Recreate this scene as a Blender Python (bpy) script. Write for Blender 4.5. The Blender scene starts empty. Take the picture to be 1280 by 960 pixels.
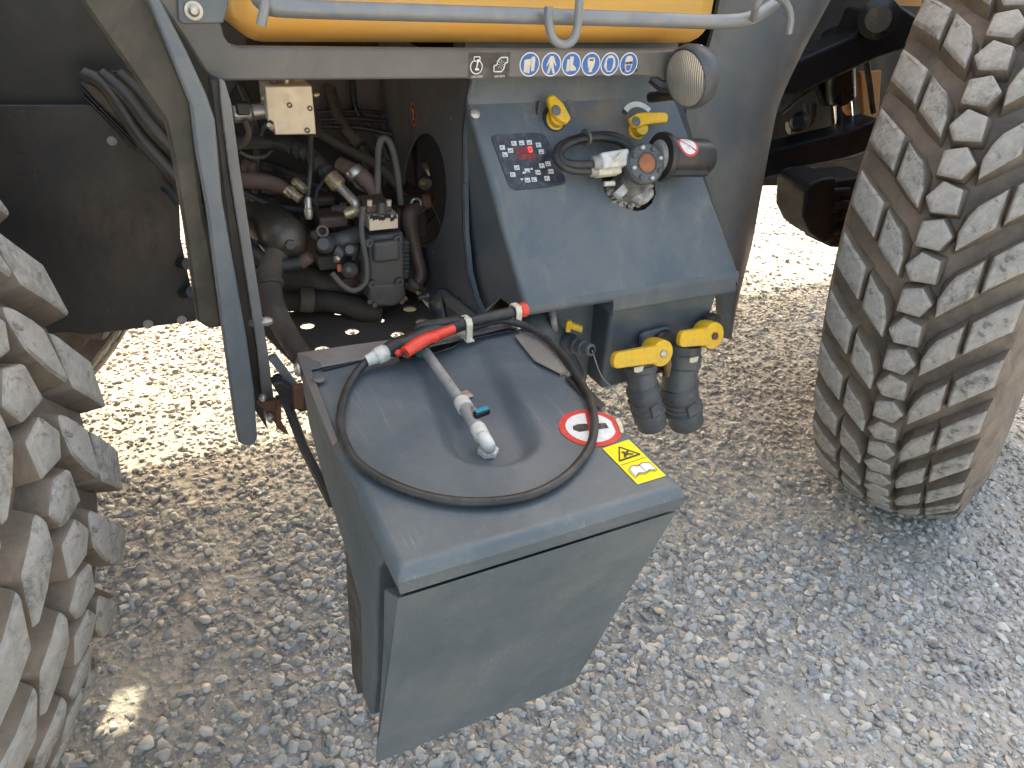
import bpy, bmesh, math, random
import numpy as np
from mathutils import Vector, Matrix, noise
random.seed(4); np.random.seed(4)
sc = bpy.context.scene
COL = sc.collection
R_ = math.radians

# ------------------------------------------------------------------ camera
F = 925.0                                     # focal length in pixels of a 1280 px wide frame
CAM = Vector((0, 0, 1.6))
ax = Vector((2060, 420, 925)).normalized()    # machine's length axis seen in camera axes (right, up, forward)
ay = Vector((-539, 604, 925)); ay = (ay - ax*ax.dot(ay)).normalized()
az = -ax.cross(ay)
if az.y < 0: az = -az
RIGHT = Vector((ax[0], ay[0], az[0])); UP = Vector((ax[1], ay[1], az[1])); FWD = Vector((ax[2], ay[2], az[2]))
cd = bpy.data.cameras.new('camera'); cam = bpy.data.objects.new('camera', cd); COL.objects.link(cam)
cd.sensor_width = 36; cd.lens = 36*F/1280; cd.clip_end = 2000; cd.clip_start = .02
B = -FWD
cam.matrix_world = Matrix(((RIGHT.x, UP.x, B.x, CAM.x), (RIGHT.y, UP.y, B.y, CAM.y), (RIGHT.z, UP.z, B.z, CAM.z), (0, 0, 0, 1)))
sc.camera = cam

# ------------------------------------------------------------------ light
SUN_EL, SUN_AZ = 42, 16                       # behind the machine, a little to the right
w = bpy.data.worlds.new('World'); sc.world = w; w.use_nodes = True
nt = w.node_tree; bg = nt.nodes['Background']
sky = nt.nodes.new('ShaderNodeTexSky'); sky.sky_type = 'NISHITA'; sky.sun_disc = False
sky.sun_elevation = R_(SUN_EL); sky.sun_rotation = R_(SUN_AZ); sky.air_density = 1.0; sky.dust_density = 6.0; sky.ozone_density = .3
nt.links.new(sky.outputs[0], bg.inputs[0]); bg.inputs[1].default_value = .15
sd = bpy.data.lights.new('sun', 'SUN'); sd.energy = 2.0; sd.angle = R_(.5); sd.color = (1, .93, .82)
so = bpy.data.objects.new('sun', sd); COL.objects.link(so)
sdir = Vector((math.sin(R_(SUN_AZ))*math.cos(R_(SUN_EL)), math.cos(R_(SUN_AZ))*math.cos(R_(SUN_EL)), math.sin(R_(SUN_EL))))
so.rotation_euler = sdir.to_track_quat('Z', 'Y').to_euler(); so.location = sdir*30
sc.view_settings.view_transform = 'Standard'; sc.view_settings.look = 'None'
sc.view_settings.exposure = 2.42; sc.view_settings.gamma = 1
sc.view_settings.use_white_balance = True; sc.view_settings.white_balance_temperature = 7900; sc.view_settings.white_balance_tint = 6   # the photograph is balanced for open shade
sc.cycles.max_bounces = 6

# ------------------------------------------------------------------ helpers
def ray(u, v): return RIGHT*((u-640)/F) - UP*((v-480)/F) + FWD
def P(u, v, x=None, y=None, z=None):          # where a sight line of the photo meets a plane of the machine
    d = ray(u, v)
    t = (x-CAM.x)/d.x if x is not None else ((y-CAM.y)/d.y if y is not None else (z-CAM.z)/d.z)
    return CAM + d*t
def Pn(u, v, p0, n):
    d = ray(u, v); return CAM + d*((p0-CAM).dot(n)/d.dot(n))
def M(npx, p): return npx*(Vector(p)-CAM).dot(FWD)/F     # pixels to metres at p

class MB:
    def __init__(s): s.v = []; s.f = []; s.m = []; s.sm = []
    def add(s, vs, fs, m=0, smooth=False):
        o = len(s.v); s.v += [Vector(v) for v in vs]
        for f in fs: s.f.append([i+o for i in f]); s.m.append(m); s.sm.append(smooth)
    def box(s, a, b, m=0):
        x0, x1 = sorted((a[0], b[0])); y0, y1 = sorted((a[1], b[1])); z0, z1 = sorted((a[2], b[2]))
        s.add([(x0,y0,z0),(x1,y0,z0),(x1,y1,z0),(x0,y1,z0),(x0,y0,z1),(x1,y0,z1),(x1,y1,z1),(x0,y1,z1)],
              [(0,3,2,1),(4,5,6,7),(0,1,5,4),(1,2,6,5),(2,3,7,6),(3,0,4,7)], m)
    def obox(s, c, u, v, wv, m=0):            # oriented box: centre and three half vectors
        c, u, v, wv = map(Vector, (c, u, v, wv))
        s.add([c-u-v-wv, c+u-v-wv, c+u+v-wv, c-u+v-wv, c-u-v+wv, c+u-v+wv, c+u+v+wv, c-u+v+wv],
              [(0,3,2,1),(4,5,6,7),(0,1,5,4),(1,2,6,5),(2,3,7,6),(3,0,4,7)], m)
    def prism(s, pts, ext, m=0):
        pts = [Vector(p) for p in pts]; ext = Vector(ext); n = len(pts)
        s.add(pts + [p+ext for p in pts], [tuple(range(n))[::-1], tuple(range(n, 2*n))] + [(i, (i+1) % n, (i+1) % n+n, i+n) for i in range(n)], m)
    def loft(s, rings, m=0, cap=True, smooth=True, closed=True):
        n = len(rings[0]); vs = [p for r in rings for p in r]; fs = []
        for k in range(len(rings)-1):
            for i in range(n if closed else n-1):
                j = (i+1) % n; fs.append((k*n+i, k*n+j, (k+1)*n+j, (k+1)*n+i))
        s.add(vs, fs, m, smooth)
        if cap:
            s.add(rings[0], [tuple(range(n))[::-1]], m); s.add(rings[-1], [tuple(range(n))], m)
    def tube(s, pts, r, seg=12, m=0, spline=True, sub=6, cap=True, flat=1.0):
        pts = [Vector(p) for p in pts]; rs = list(r) if isinstance(r, (list, tuple)) else [r]*len(pts)
        if spline and len(pts) > 2:
            q = [pts[0]*2-pts[1]] + pts + [pts[-1]*2-pts[-2]]; out = []; ro = []
            for i in range(1, len(q)-2):
                for k in range(sub):
                    t = k/sub; a, b, c, d = q[i-1:i+3]
                    out.append(.5*((2*b)+(c-a)*t+(2*a-5*b+4*c-d)*t*t+(3*b-a-3*c+d)*t**3)); ro.append(rs[i-1]*(1-t)+rs[i]*t)
            pts = out + [pts[-1]]; rs = ro + [rs[-1]]
        tg = [(pts[min(i+1, len(pts)-1)]-pts[max(i-1, 0)]).normalized() for i in range(len(pts))]
        n = tg[0].orthogonal().normalized(); rings = []
        for i, p in enumerate(pts):
            n = (n - tg[i]*n.dot(tg[i])).normalized(); b = tg[i].cross(n)
            rings.append([p + (n*math.cos(2*math.pi*k/seg)+b*math.sin(2*math.pi*k/seg)*flat)*rs[i] for k in range(seg)])
        s.loft(rings, m, cap)
    def lathe(s, o, d, prof, seg=24, m=0, cap=True, smooth=True):   # profile of (radius, distance along d)
        o = Vector(o); d = Vector(d).normalized(); n = d.orthogonal().normalized(); b = d.cross(n)
        s.loft([[o+d*h+(n*math.cos(2*math.pi*k/seg)+b*math.sin(2*math.pi*k/seg))*max(r, 1e-4) for k in range(seg)] for r, h in prof], m, cap, smooth)
    def ball(s, c, r, m=0, seg=14, sq=(1, 1, 1)):
        c = Vector(c); rings = []
        for i in range(1, 9):
            a = math.pi*i/9-math.pi/2
            rings.append([c+Vector((math.cos(a)*math.cos(2*math.pi*k/seg)*r*sq[0], math.cos(a)*math.sin(2*math.pi*k/seg)*r*sq[1], math.sin(a)*r*sq[2])) for k in range(seg)])
        s.loft(rings, m)
    def build(s, name, mats, parent=None, bevel=0, bseg=2, ang=35, recalc=True):
        if not isinstance(mats, (list, tuple)): mats = [mats]
        me = bpy.data.meshes.new(name)
        c = sum(s.v, Vector())/max(1, len(s.v))
        me.from_pydata([v-c for v in s.v], [], s.f); me.update()
        me.polygons.foreach_set('material_index', s.m)
        for mt in mats: me.materials.append(mt)
        if recalc:
            bm = bmesh.new(); bm.from_mesh(me); bmesh.ops.recalc_face_normals(bm, faces=bm.faces); bm.to_mesh(me); bm.free()
        me.polygons.foreach_set('use_smooth', [True]*len(s.f)); me.set_sharp_from_angle(angle=R_(ang))
        o = bpy.data.objects.new(name, me); COL.objects.link(o); o.location = c
        if parent is not None:
            o.parent = parent; o.matrix_parent_inverse = WORLD[parent.name].inverted()
        WORLD[o.name] = Matrix.Translation(c)
        if bevel:
            b = o.modifiers.new('bevel', 'BEVEL'); b.width = bevel; b.segments = bseg; b.limit_method = 'ANGLE'; b.angle_limit = R_(30); b.harden_normals = False
        return o
WORLD = {}
def root(name, loc, label, cat, group=None):
    o = bpy.data.objects.new(name, None); COL.objects.link(o); o.location = loc; o.empty_display_size = .1
    WORLD[o.name] = Matrix.Translation(Vector(loc)); o['label'] = label; o['category'] = cat
    if group: o['group'] = group
    return o
def plate(name, outer, holes, to3d, ext, mat, parent, bevel=.0015):
    """flat plate with real holes: 2-D outlines, to3d maps a 2-D point to space, ext is the thickness vector"""
    bm = bmesh.new(); edges = []
    for loop in [outer]+holes:
        vs = [bm.verts.new((p[0], p[1], 0)) for p in loop]
        edges += [bm.edges.new((vs[i], vs[(i+1) % len(vs)])) for i in range(len(vs))]
    bmesh.ops.triangle_fill(bm, use_beauty=True, use_dissolve=False, edges=edges, normal=(0, 0, 1))
    mb = MB(); bm.verts.index_update(); pts = [to3d(v.co.x, v.co.y) for v in bm.verts]; n = len(pts); e = Vector(ext)
    fs = [tuple(v.index for v in f.verts) for f in bm.faces]; bm.free()
    k = 0; side = []
    for loop in [outer]+holes:
        L = len(loop); side += [(k+i, k+(i+1) % L, k+(i+1) % L+n, k+i+n) for i in range(L)]; k += L
    mb.add(pts+[p+e for p in pts], fs+[tuple(i+n for i in f)[::-1] for f in fs]+side)
    return mb.build(name, mat, parent, ang=30)
def circle2(cx, cy, rx, ry=None, n=20, a0=0): 
    ry = rx if ry is None else ry
    return [(cx+rx*math.cos(a0+2*math.pi*k/n), cy+ry*math.sin(a0+2*math.pi*k/n)) for k in range(n)]
def decal(name, layers, fr, mats, parent, lift=.0006, label=None):
    """flat print: layers of (material index, 2-D polygon), fr(x, y, h) -> space"""
    mb = MB()
    for i, (m, poly) in enumerate(layers): mb.add([fr(x, y, lift*(1+i*.35)) for x, y in poly], [tuple(range(len(poly)))], m)
    o = mb.build(name, mats, parent, recalc=False)
    if label: o['label'] = label
    return o

# ------------------------------------------------------------------ materials
def nodes(name):
    m = bpy.data.materials.new(name); m.use_nodes = True; t = m.node_tree; return m, t, t.nodes['Principled BSDF']
def mk(t, typ, **kw):
    n = t.nodes.new(typ)
    for k, v in kw.items():
        if k.startswith('i_'): n.inputs[k[2:].replace('_', ' ')].default_value = v
        else: setattr(n, k, v)
    return n
def mixc(t, fac, a, b):
    n = t.nodes.new('ShaderNodeMix'); n.data_type = 'RGBA'
    for s, v in ((0, fac), (6, a), (7, b)):
        if hasattr(v, 'is_linked'): t.links.new(v, n.inputs[s])
        elif s == 0: n.inputs[0].default_value = v
        else: n.inputs[s].default_value = (*v, 1)
    return n.outputs[2]
def ramp(t, src, p0, p1, c0=0, c1=1):
    n = t.nodes.new('ShaderNodeMapRange'); n.inputs[1].default_value = p0; n.inputs[2].default_value = p1
    n.inputs[3].default_value = c0; n.inputs[4].default_value = c1; n.clamp = True
    t.links.new(src, n.inputs[0]); return n.outputs[0]
def tex(t, scale, detail=4, rough=.55, stretch=None, rot=None, dist=0):
    tc = t.nodes.new('ShaderNodeTexCoord'); src = tc.outputs['Object']
    if stretch or rot:
        mp = t.nodes.new('ShaderNodeMapping'); t.links.new(src, mp.inputs[0]); src = mp.outputs[0]
        if stretch: mp.inputs['Scale'].default_value = stretch
        if rot: mp.inputs['Rotation'].default_value = rot
    n = t.nodes.new('ShaderNodeTexNoise'); n.inputs['Scale'].default_value = scale; n.inputs['Detail'].default_value = detail
    n.inputs['Roughness'].default_value = rough; n.inputs['Distortion'].default_value = dist
    t.links.new(src, n.inputs['Vector']); return n.outputs[0]
def surf(name, c1, c2, scale=8, rough=.5, metal=0, dust=None, dust_amt=.5, dust_scale=5, scratch=None, bump=.1, bscale=120, streak=None, rvar=.15, spec=.5, dstretch=None, coat=0, stain=None):
    m, t, b = nodes(name)
    col = mixc(t, ramp(t, tex(t, scale), .35, .65), c1, c2)
    if streak:   # runs of dried water down the surface
        col = mixc(t, ramp(t, tex(t, 14, 5, .7, (1, 1, .12)), .55, .85, 0, streak[1]), col, streak[0])
    if dust:
        d = ramp(t, tex(t, dust_scale, 8, .72, dstretch, dist=.4), .44, .64, 0, dust_amt); col = mixc(t, d, col, dust)
    if scratch:
        patch = ramp(t, tex(t, 7, 4, .7), .45, .7)
        for rr, st in (((.3, .5, .7), (170, 7, 170)), ((.2, -.6, -.5), (230, 5, 230)), ((.9, .1, 2.0), (150, 9, 150))):
            s1 = ramp(t, tex(t, 1, 3, .6, st, rr, .6), .615, .74, 0, scratch[1]*.75)
            q = t.nodes.new('ShaderNodeMath'); q.operation = 'MULTIPLY'; t.links.new(s1, q.inputs[0]); t.links.new(patch, q.inputs[1]); col = mixc(t, q.outputs[0], col, scratch[0])
    if stain:    # brown residue dried round the fittings at the top of the panel
        tc = t.nodes.new('ShaderNodeTexCoord'); vd = t.nodes.new('ShaderNodeVectorMath'); vd.operation = 'DISTANCE'; vd.inputs[1].default_value = stain[1]
        mp = t.nodes.new('ShaderNodeMapping'); mp.inputs['Scale'].default_value = (1, 0, 1.2); t.links.new(tc.outputs['Object'], mp.inputs[0]); t.links.new(mp.outputs[0], vd.inputs[0])
        q = t.nodes.new('ShaderNodeMath'); q.operation = 'MULTIPLY'; t.links.new(ramp(t, vd.outputs['Value'], .20, .03), q.inputs[0]); t.links.new(ramp(t, tex(t, 16, 7, .75, (1, 1, .45)), .40, .62, 0, .8), q.inputs[1])
        col = mixc(t, q.outputs[0], col, stain[0])
    t.links.new(col, b.inputs['Base Color']); b.inputs['Metallic'].default_value = metal
    b.inputs['Specular IOR Level'].default_value = spec
    if coat: b.inputs['Coat Weight'].default_value = coat
    t.links.new(ramp(t, tex(t, scale*2.3, 6, .7), .3, .7, max(.02, rough-rvar), min(1, rough+rvar)), b.inputs['Roughness'])
    if bump:
        bp = t.nodes.new('ShaderNodeBump'); bp.inputs['Strength'].default_value = bump; bp.inputs['Distance'].default_value = .003
        t.links.new(tex(t, bscale, 5, .65), bp.inputs['Height']); t.links.new(bp.outputs[0], b.inputs['Normal'])
    return m
def flat(name, c, rough=.45, emit=0):
    m, t, b = nodes(name)
    col = mixc(t, ramp(t, tex(t, 60, 7, .75), .48, .72, 0, .45), c, (.25, .22, .18))
    t.links.new(col, b.inputs['Base Color']); b.inputs['Roughness'].default_value = rough
    if emit: b.inputs['Emission Color'].default_value = (*c, 1); b.inputs['Emission Strength'].default_value = emit
    return m
DUST = (.30, .25, .19)
plastic = surf('slate_plastic', (.068, .090, .106), (.090, .113, .128), 3.5, .5, dust=(.175, .18, .178), dust_amt=.42, dust_scale=4.5, scratch=((.30, .31, .31), .8), bump=.16, bscale=260, rvar=.1)
panel_m = surf('slate_panel', (.072, .094, .110), (.094, .116, .130), 3.2, .46, dust=(.19, .175, .155), dust_amt=.5, dust_scale=3.2, scratch=((.24, .24, .23), .2), bump=.14, bscale=260, streak=((.22, .21, .19), .5), rvar=.1)
fair_m = surf('slate_fairing', (.088, .100, .110), (.112, .124, .132), 3, .5, dust=(.20, .185, .165), dust_amt=.55, dust_scale=2.5, streak=((.03, .035, .04), .7), bump=.14, bscale=200, scratch=((.24, .24, .23), .22))
steel_p = surf('grey_painted_steel', (.105, .10, .098), (.125, .12, .115), 5, .45, dust=(.22, .18, .14), dust_amt=.35, dust_scale=5, bump=.05, bscale=150)
post_m = surf('slate_painted_steel', (.10, .122, .142), (.12, .142, .16), 5, .42, dust=(.20, .19, .18), dust_amt=.5, dust_scale=9, scratch=((.42, .42, .42), .5), bump=.06, bscale=120)
strip_m = surf('weathered_strip', (.20, .19, .18), (.26, .245, .225), 9, .5, .2, dust=(.2, .14, .1), dust_amt=.5, dust_scale=14, scratch=((.4, .38, .36), .4), bump=.06)
black_p = surf('black_paint', (.015, .015, .017), (.023, .023, .024), 5, .42, dust=(.085, .062, .042), dust_amt=.4, dust_scale=3, bump=.06, bscale=160, scratch=((.12, .11, .1), .3))
black_g = surf('black_gloss', (.005, .006, .010), (.008, .009, .013), 5, .3, dust=(.014, .014, .015), dust_amt=.4, dust_scale=4, bump=.03)
black_s = surf('black_chassis_paint', (.006, .007, .011), (.009, .011, .014), 5, .6, dust=(.018, .018, .019), dust_amt=.4, dust_scale=4, bump=.04, spec=.25)
olive_p = surf('dusty_black_flange', (.035, .032, .026), (.06, .054, .042), 5, .55, dust=(.16, .13, .09), dust_amt=.5, bump=.06)
dark_in = surf('dark_brown_interior', (.03, .024, .022), (.05, .039, .034), 4, .75, dust=(.07, .05, .04), dust_amt=.5, bump=.1)  # dark brown, mixed at random with slightly lighter browns
brown_in = surf('brown_back_wall', (.13, .10, .097), (.15, .118, .113), 4, .7, dust=(.08, .06, .05), dust_amt=.4, bump=.05)
rubber = surf('black_rubber', (.014, .014, .015), (.024, .024, .025), 12, .48, dust=(.12, .11, .1), dust_amt=.35, dust_scale=10, bump=.08)
rubber_d = surf('dusty_rubber_hose', (.055, .043, .034), (.085, .066, .05), 9, .75, dust=(.17, .13, .09), dust_amt=.6, dust_scale=6, bump=.15)
rubber_g = surf('grey_rubber_hose', (.08, .078, .074), (.12, .115, .108), 9, .65, dust=(.17, .14, .11), dust_amt=.5, bump=.08)
rust = surf('rusty_steel', (.10, .05, .035), (.17, .08, .05), 20, .75, .2, dust=(.06, .035, .03), dust_amt=.6, dust_scale=12, bump=.25)
rustp = surf('oily_brown_steel', (.10, .062, .05), (.15, .095, .078), 12, .55, .2, dust=(.08, .055, .045), dust_amt=.6, bump=.15)
iron = surf('cast_slate_iron', (.070, .075, .080), (.105, .110, .114), 12, .55, .25, dust=(.15, .115, .085), dust_amt=.75, dust_scale=9, bump=.2, bscale=220)
alloy = surf('bare_alloy', (.62, .52, .40), (.70, .60, .47), 20, .42, .35, dust=(.45, .37, .28), dust_amt=.4, dust_scale=20, bump=.06)
zinc = surf('zinc_steel', (.42, .41, .39), (.55, .53, .5), 30, .38, .75, dust=(.25, .2, .15), dust_amt=.5, dust_scale=30, bump=.04)
zincy = surf('yellow_zinc_fitting', (.40, .34, .22), (.52, .45, .30), 30, .35, .7, dust=(.2, .15, .1), dust_amt=.5, dust_scale=30, bump=.04)
chrome = surf('chrome_rod', (.75, .77, .8), (.8, .82, .85), 5, .08, 1, bump=0, rvar=.03)
railm = surf('galvanised_rail', (.19, .205, .22), (.25, .26, .27), 12, .5, .25, dust=(.3, .26, .22), dust_amt=.4, dust_scale=20, bump=.08)
tank_m = surf('amber_tank_plastic', (.78, .39, .085), (.82, .43, .10), 4, .42, dust=(.64, .46, .2), dust_amt=.3, dust_scale=3, bump=.05)
yel = surf('yellow_plastic', (.78, .44, .015), (.85, .50, .025), 14, .4, dust=(.42, .28, .1), dust_amt=.5, dust_scale=16, bump=.06)
yel2 = surf('orange_paint', (.32, .125, .015), (.38, .15, .02), 8, .5, dust=(.2, .12, .06), dust_amt=.5, bump=.05)
red = surf('red_plastic', (.72, .045, .025), (.80, .06, .035), 14, .38, dust=(.45, .1, .07), dust_amt=.3, dust_scale=20, bump=.04)
white_p = surf('dirty_white_plastic', (.58, .57, .53), (.68, .66, .61), 18, .5, dust=(.28, .24, .18), dust_amt=.6, dust_scale=28, bump=.1)
greyfit = surf('grey_fitting', (.26, .26, .25), (.36, .35, .33), 22, .45, dust=(.18, .15, .12), dust_amt=.6, dust_scale=30, bump=.1)
cream = surf('cream_clip', (.62, .56, .42), (.70, .64, .50), 20, .55, dust=(.3, .24, .16), dust_amt=.4, dust_scale=30)
green = surf('green_plastic', (.012, .09, .06), (.02, .12, .08), 14, .45)
teal = surf('teal_plastic', (.0, .22, .34), (.01, .27, .40), 14, .35)
valve_d = surf('charcoal_valve_plastic', (.06, .068, .075), (.085, .094, .10), 12, .5, dust=(.14, .13, .12), dust_amt=.5, dust_scale=14, bump=.1, scratch=((.2, .2, .2), .3))
corro = surf('corroded_alloy', (.045, .046, .048), (.09, .088, .085), 16, .6, .2, dust=(.45, .44, .41), dust_amt=.75, dust_scale=11, bump=.3, bscale=160)
crud = surf('caked_residue', (.10, .085, .07), (.30, .27, .23), 60, .85, dust=(.6, .57, .52), dust_amt=.9, dust_scale=70, bump=.6, bscale=140)
amber_cap = surf('rust_brown_cap', (.26, .085, .03), (.35, .12, .045), 40, .5, bump=.2)
cord = surf('thin_steel_cable', (.4, .38, .34), (.5, .47, .42), 30, .5, .4)
st_white = flat('print_white', (.72, .72, .70)); st_blue = flat('print_blue', (.015, .12, .42)); st_red = flat('print_red', (.62, .035, .03))
st_yel = flat('print_yellow', (.85, .70, .0)); st_blk = flat('print_black', (.02, .02, .02)); st_cream = flat('print_cream', (.66, .60, .48))
st_dark = flat('print_dark_brown', (.045, .035, .032)); st_key = flat('keypad_navy', (.022, .028, .040), .35); st_redd = flat('display_red_dark', (.20, .008, .008), .3)
st_led = flat('led_red', (.95, .03, .03), .3, 1.2); st_grey = flat('print_grey', (.12, .12, .12)); st_maroon = flat('print_maroon', (.12, .03, .04))
m_, t_, b_ = nodes('lamp_lens'); b_.inputs['Base Color'].default_value = (.50, .48, .43, 1); b_.inputs['Roughness'].default_value = .18; b_.inputs['Metallic'].default_value = .55; b_.inputs['Coat Weight'].default_value = .6
bp_ = t_.nodes.new('ShaderNodeBump'); bp_.inputs['Strength'].default_value = .5; bp_.inputs['Distance'].default_value = .004
wv_ = t_.nodes.new('ShaderNodeTexWave'); wv_.inputs['Scale'].default_value = 60; wv_.bands_direction = 'Y'; tc_ = t_.nodes.new('ShaderNodeTexCoord')
t_.links.new(tc_.outputs['Object'], wv_.inputs[0]); t_.links.new(wv_.outputs['Fac'], bp_.inputs['Height']); t_.links.new(bp_.outputs[0], b_.inputs['Normal'])
lens_m = m_
# tyre: brown dust in the grooves, pale scuffed lug faces
tyre_m = surf('dusty_tyre_rubber', (.15, .12, .094), (.215, .172, .135), 9, .85, dust=(.075, .066, .058), dust_amt=.8, dust_scale=6, bump=.5, bscale=140, scratch=((.035, .03, .03), .5))
side_m = surf('lug_side_rubber', (.14, .113, .088), (.205, .165, .13), 14, .85, dust=(.09, .077, .065), dust_amt=.65, dust_scale=18, bump=.5)
def lugmat():
    m, t, b = nodes('scuffed_lug_face')
    rnd = t.nodes.new('ShaderNodeObjectInfo').outputs['Random']
    base = mixc(t, ramp(t, tex(t, 45, 6, .7), .35, .7), (.27, .26, .243), (.39, .375, .352))
    dark = ramp(t, tex(t, 26, 8, .8, (1, 1, .8), dist=.25), .48, .60)
    amt = t.nodes.new('ShaderNodeMath'); amt.operation = 'MULTIPLY'; t.links.new(dark, amt.inputs[0]); t.links.new(ramp(t, rnd, .3, 1, .10, .8), amt.inputs[1])
    col = mixc(t, amt.outputs[0], base, (.085, .078, .07))
    cut = ramp(t, tex(t, 1, 5, .7, (130, 30, 45), (.4, .3, .9), dist=.5), .56, .66, 0, .7); col = mixc(t, cut, col, (.08, .075, .07))
    t.links.new(col, b.inputs['Base Color']); b.inputs['Roughness'].default_value = .85
    bp = t.nodes.new('ShaderNodeBump'); bp.inputs['Strength'].default_value = .8; bp.inputs['Distance'].default_value = .005
    t.links.new(tex(t, 70, 8, .75, (1, 1, .5)), bp.inputs['Height']); t.links.new(bp.outputs[0], b.inputs['Normal'])
    return m
lug_m = lugmat()
# ground
DUSTY = [(P(265, 715, z=0), .30, .16), (P(200, 840, z=0), .28, .10), (P(1120, 860, z=0), .28, .30), (P(980, 900, z=0), .25, .22)]
def groundmat():
    m, t, b = nodes('gravel_bed')
    tc = t.nodes.new('ShaderNodeTexCoord')
    vo = t.nodes.new('ShaderNodeTexVoronoi'); vo.inputs['Scale'].default_value = 48; vo.inputs['Randomness'].default_value = 1; t.links.new(tc.outputs['Object'], vo.inputs['Vector'])
    bw = t.nodes.new('ShaderNodeRGBToBW'); t.links.new(vo.outputs['Color'], bw.inputs[0])
    st = mixc(t, bw.outputs[0], (.26, .245, .22), (.44, .42, .385))
    sand = mixc(t, ramp(t, tex(t, 30, 8, .7), .3, .7), (.32, .30, .265), (.40, .375, .335))
    geo = t.nodes.new('ShaderNodeSeparateXYZ'); t.links.new(tc.outputs['Object'], geo.inputs[0])
    far = t.nodes.new('ShaderNodeVectorMath'); far.operation = 'LENGTH'; t.links.new(tc.outputs['Object'], far.inputs[0])
    sandr = mixc(t, ramp(t, geo.outputs[0], .8, 1.3), sand, (.40, .38, .345))
    col = mixc(t, ramp(t, far.outputs['Value'], 2.5, 5), sandr, st)
    t.links.new(col, b.inputs['Base Color']); b.inputs['Roughness'].default_value = .95
    bp = t.nodes.new('ShaderNodeBump'); bp.inputs['Strength'].default_value = .8; bp.inputs['Distance'].default_value = .012
    hh = t.nodes.new('ShaderNodeMath'); hh.operation = 'ADD'; t.links.new(tex(t, 40, 8, .7), hh.inputs[0]); t.links.new(vo.outputs['Distance'], hh.inputs[1])
    t.links.new(hh.outputs[0], bp.inputs['Height']); t.links.new(bp.outputs[0], b.inputs['Normal'])
    return m
def stonemat():
    m, t, b = nodes('river_pebble')
    g = t.nodes.new('ShaderNodeNewGeometry'); r = t.nodes.new('ShaderNodeValToRGB'); t.links.new(g.outputs['Random Per Island'], r.inputs[0])
    e = r.color_ramp.elements; cs = [(0, (.13, .13, .13)), (.10, (.21, .215, .22)), (.28, (.37, .37, .36)), (.42, (.31, .29, .26)), (.55, (.50, .49, .47)), (.66, (.40, .38, .345)), (.76, (.25, .265, .285)), (.88, (.56, .545, .51)), (.95, (.40, .32, .26)), (1, (.68, .67, .64))]
    e[0].position = 0; e[0].color = (*cs[0][1], 1); e[1].position = 1; e[1].color = (*cs[-1][1], 1)
    for p, c in cs[1:-1]: k = e.new(p); k.color = (*c, 1)
    col = mixc(t, ramp(t, tex(t, 90, 6, .7), .40, .62, 0, .40), r.outputs[0], (.50, .48, .44))
    sep = t.nodes.new('ShaderNodeSeparateXYZ'); tc = t.nodes.new('ShaderNodeTexCoord'); t.links.new(tc.outputs['Object'], sep.inputs[0])
    col = mixc(t, ramp(t, sep.outputs[0],  .9, .1, 0, .12), col, (.36, .30, .225))     # the brown soil of the left side dusts the stones
    t.links.new(col, b.inputs['Base Color']); b.inputs['Roughness'].default_value = .85
    bp = t.nodes.new('ShaderNodeBump'); bp.inputs['Strength'].default_value = .35; bp.inputs['Distance'].default_value = .003
    t.links.new(tex(t, 220, 5, .7), bp.inputs['Height']); t.links.new(bp.outputs[0], b.inputs['Normal'])
    return m

# ------------------------------------------------------------------ ground
def make_ground():
    def bed(x, y, near=True):
        h = (noise.noise((x*1.3, y*1.3, 2))*.012 + noise.noise((x*7, y*7, 5))*.005 + noise.noise((x*25, y*25, 7))*.0035) if near else 0
        return h
    xs = list(np.arange(-2.5, 7.01, .05)); ys = list(np.arange(-1.0, 7.01, .05))
    xs = [-300, -60, -15, -5] + xs + [9, 20, 60, 300]; ys = [-300, -60, -15, -4] + ys + [9, 20, 60, 300]
    mb = MB(); nx = len(xs)
    vs = [(x, y, bed(x, y, -3 < x < 7.02 and -1.1 < y < 7.02)) for y in ys for x in xs]
    mb.add(vs, [(j*nx+i, j*nx+i+1, (j+1)*nx+i+1, (j+1)*nx+i) for j in range(len(ys)-1) for i in range(nx-1)], 0, True)
    mb.v = [Vector(v) for v in vs]
    g = mb.build('gravel_yard', groundmat(), None, recalc=False, ang=180)
    # keep the object's origin at the world origin so that textures sit in metres
    off = g.location.copy(); g.data.transform(Matrix.Translation(off)); g.location = (0, 0, 0)
    g['kind'] = 'structure'
    return bed
bed = make_ground()
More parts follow.
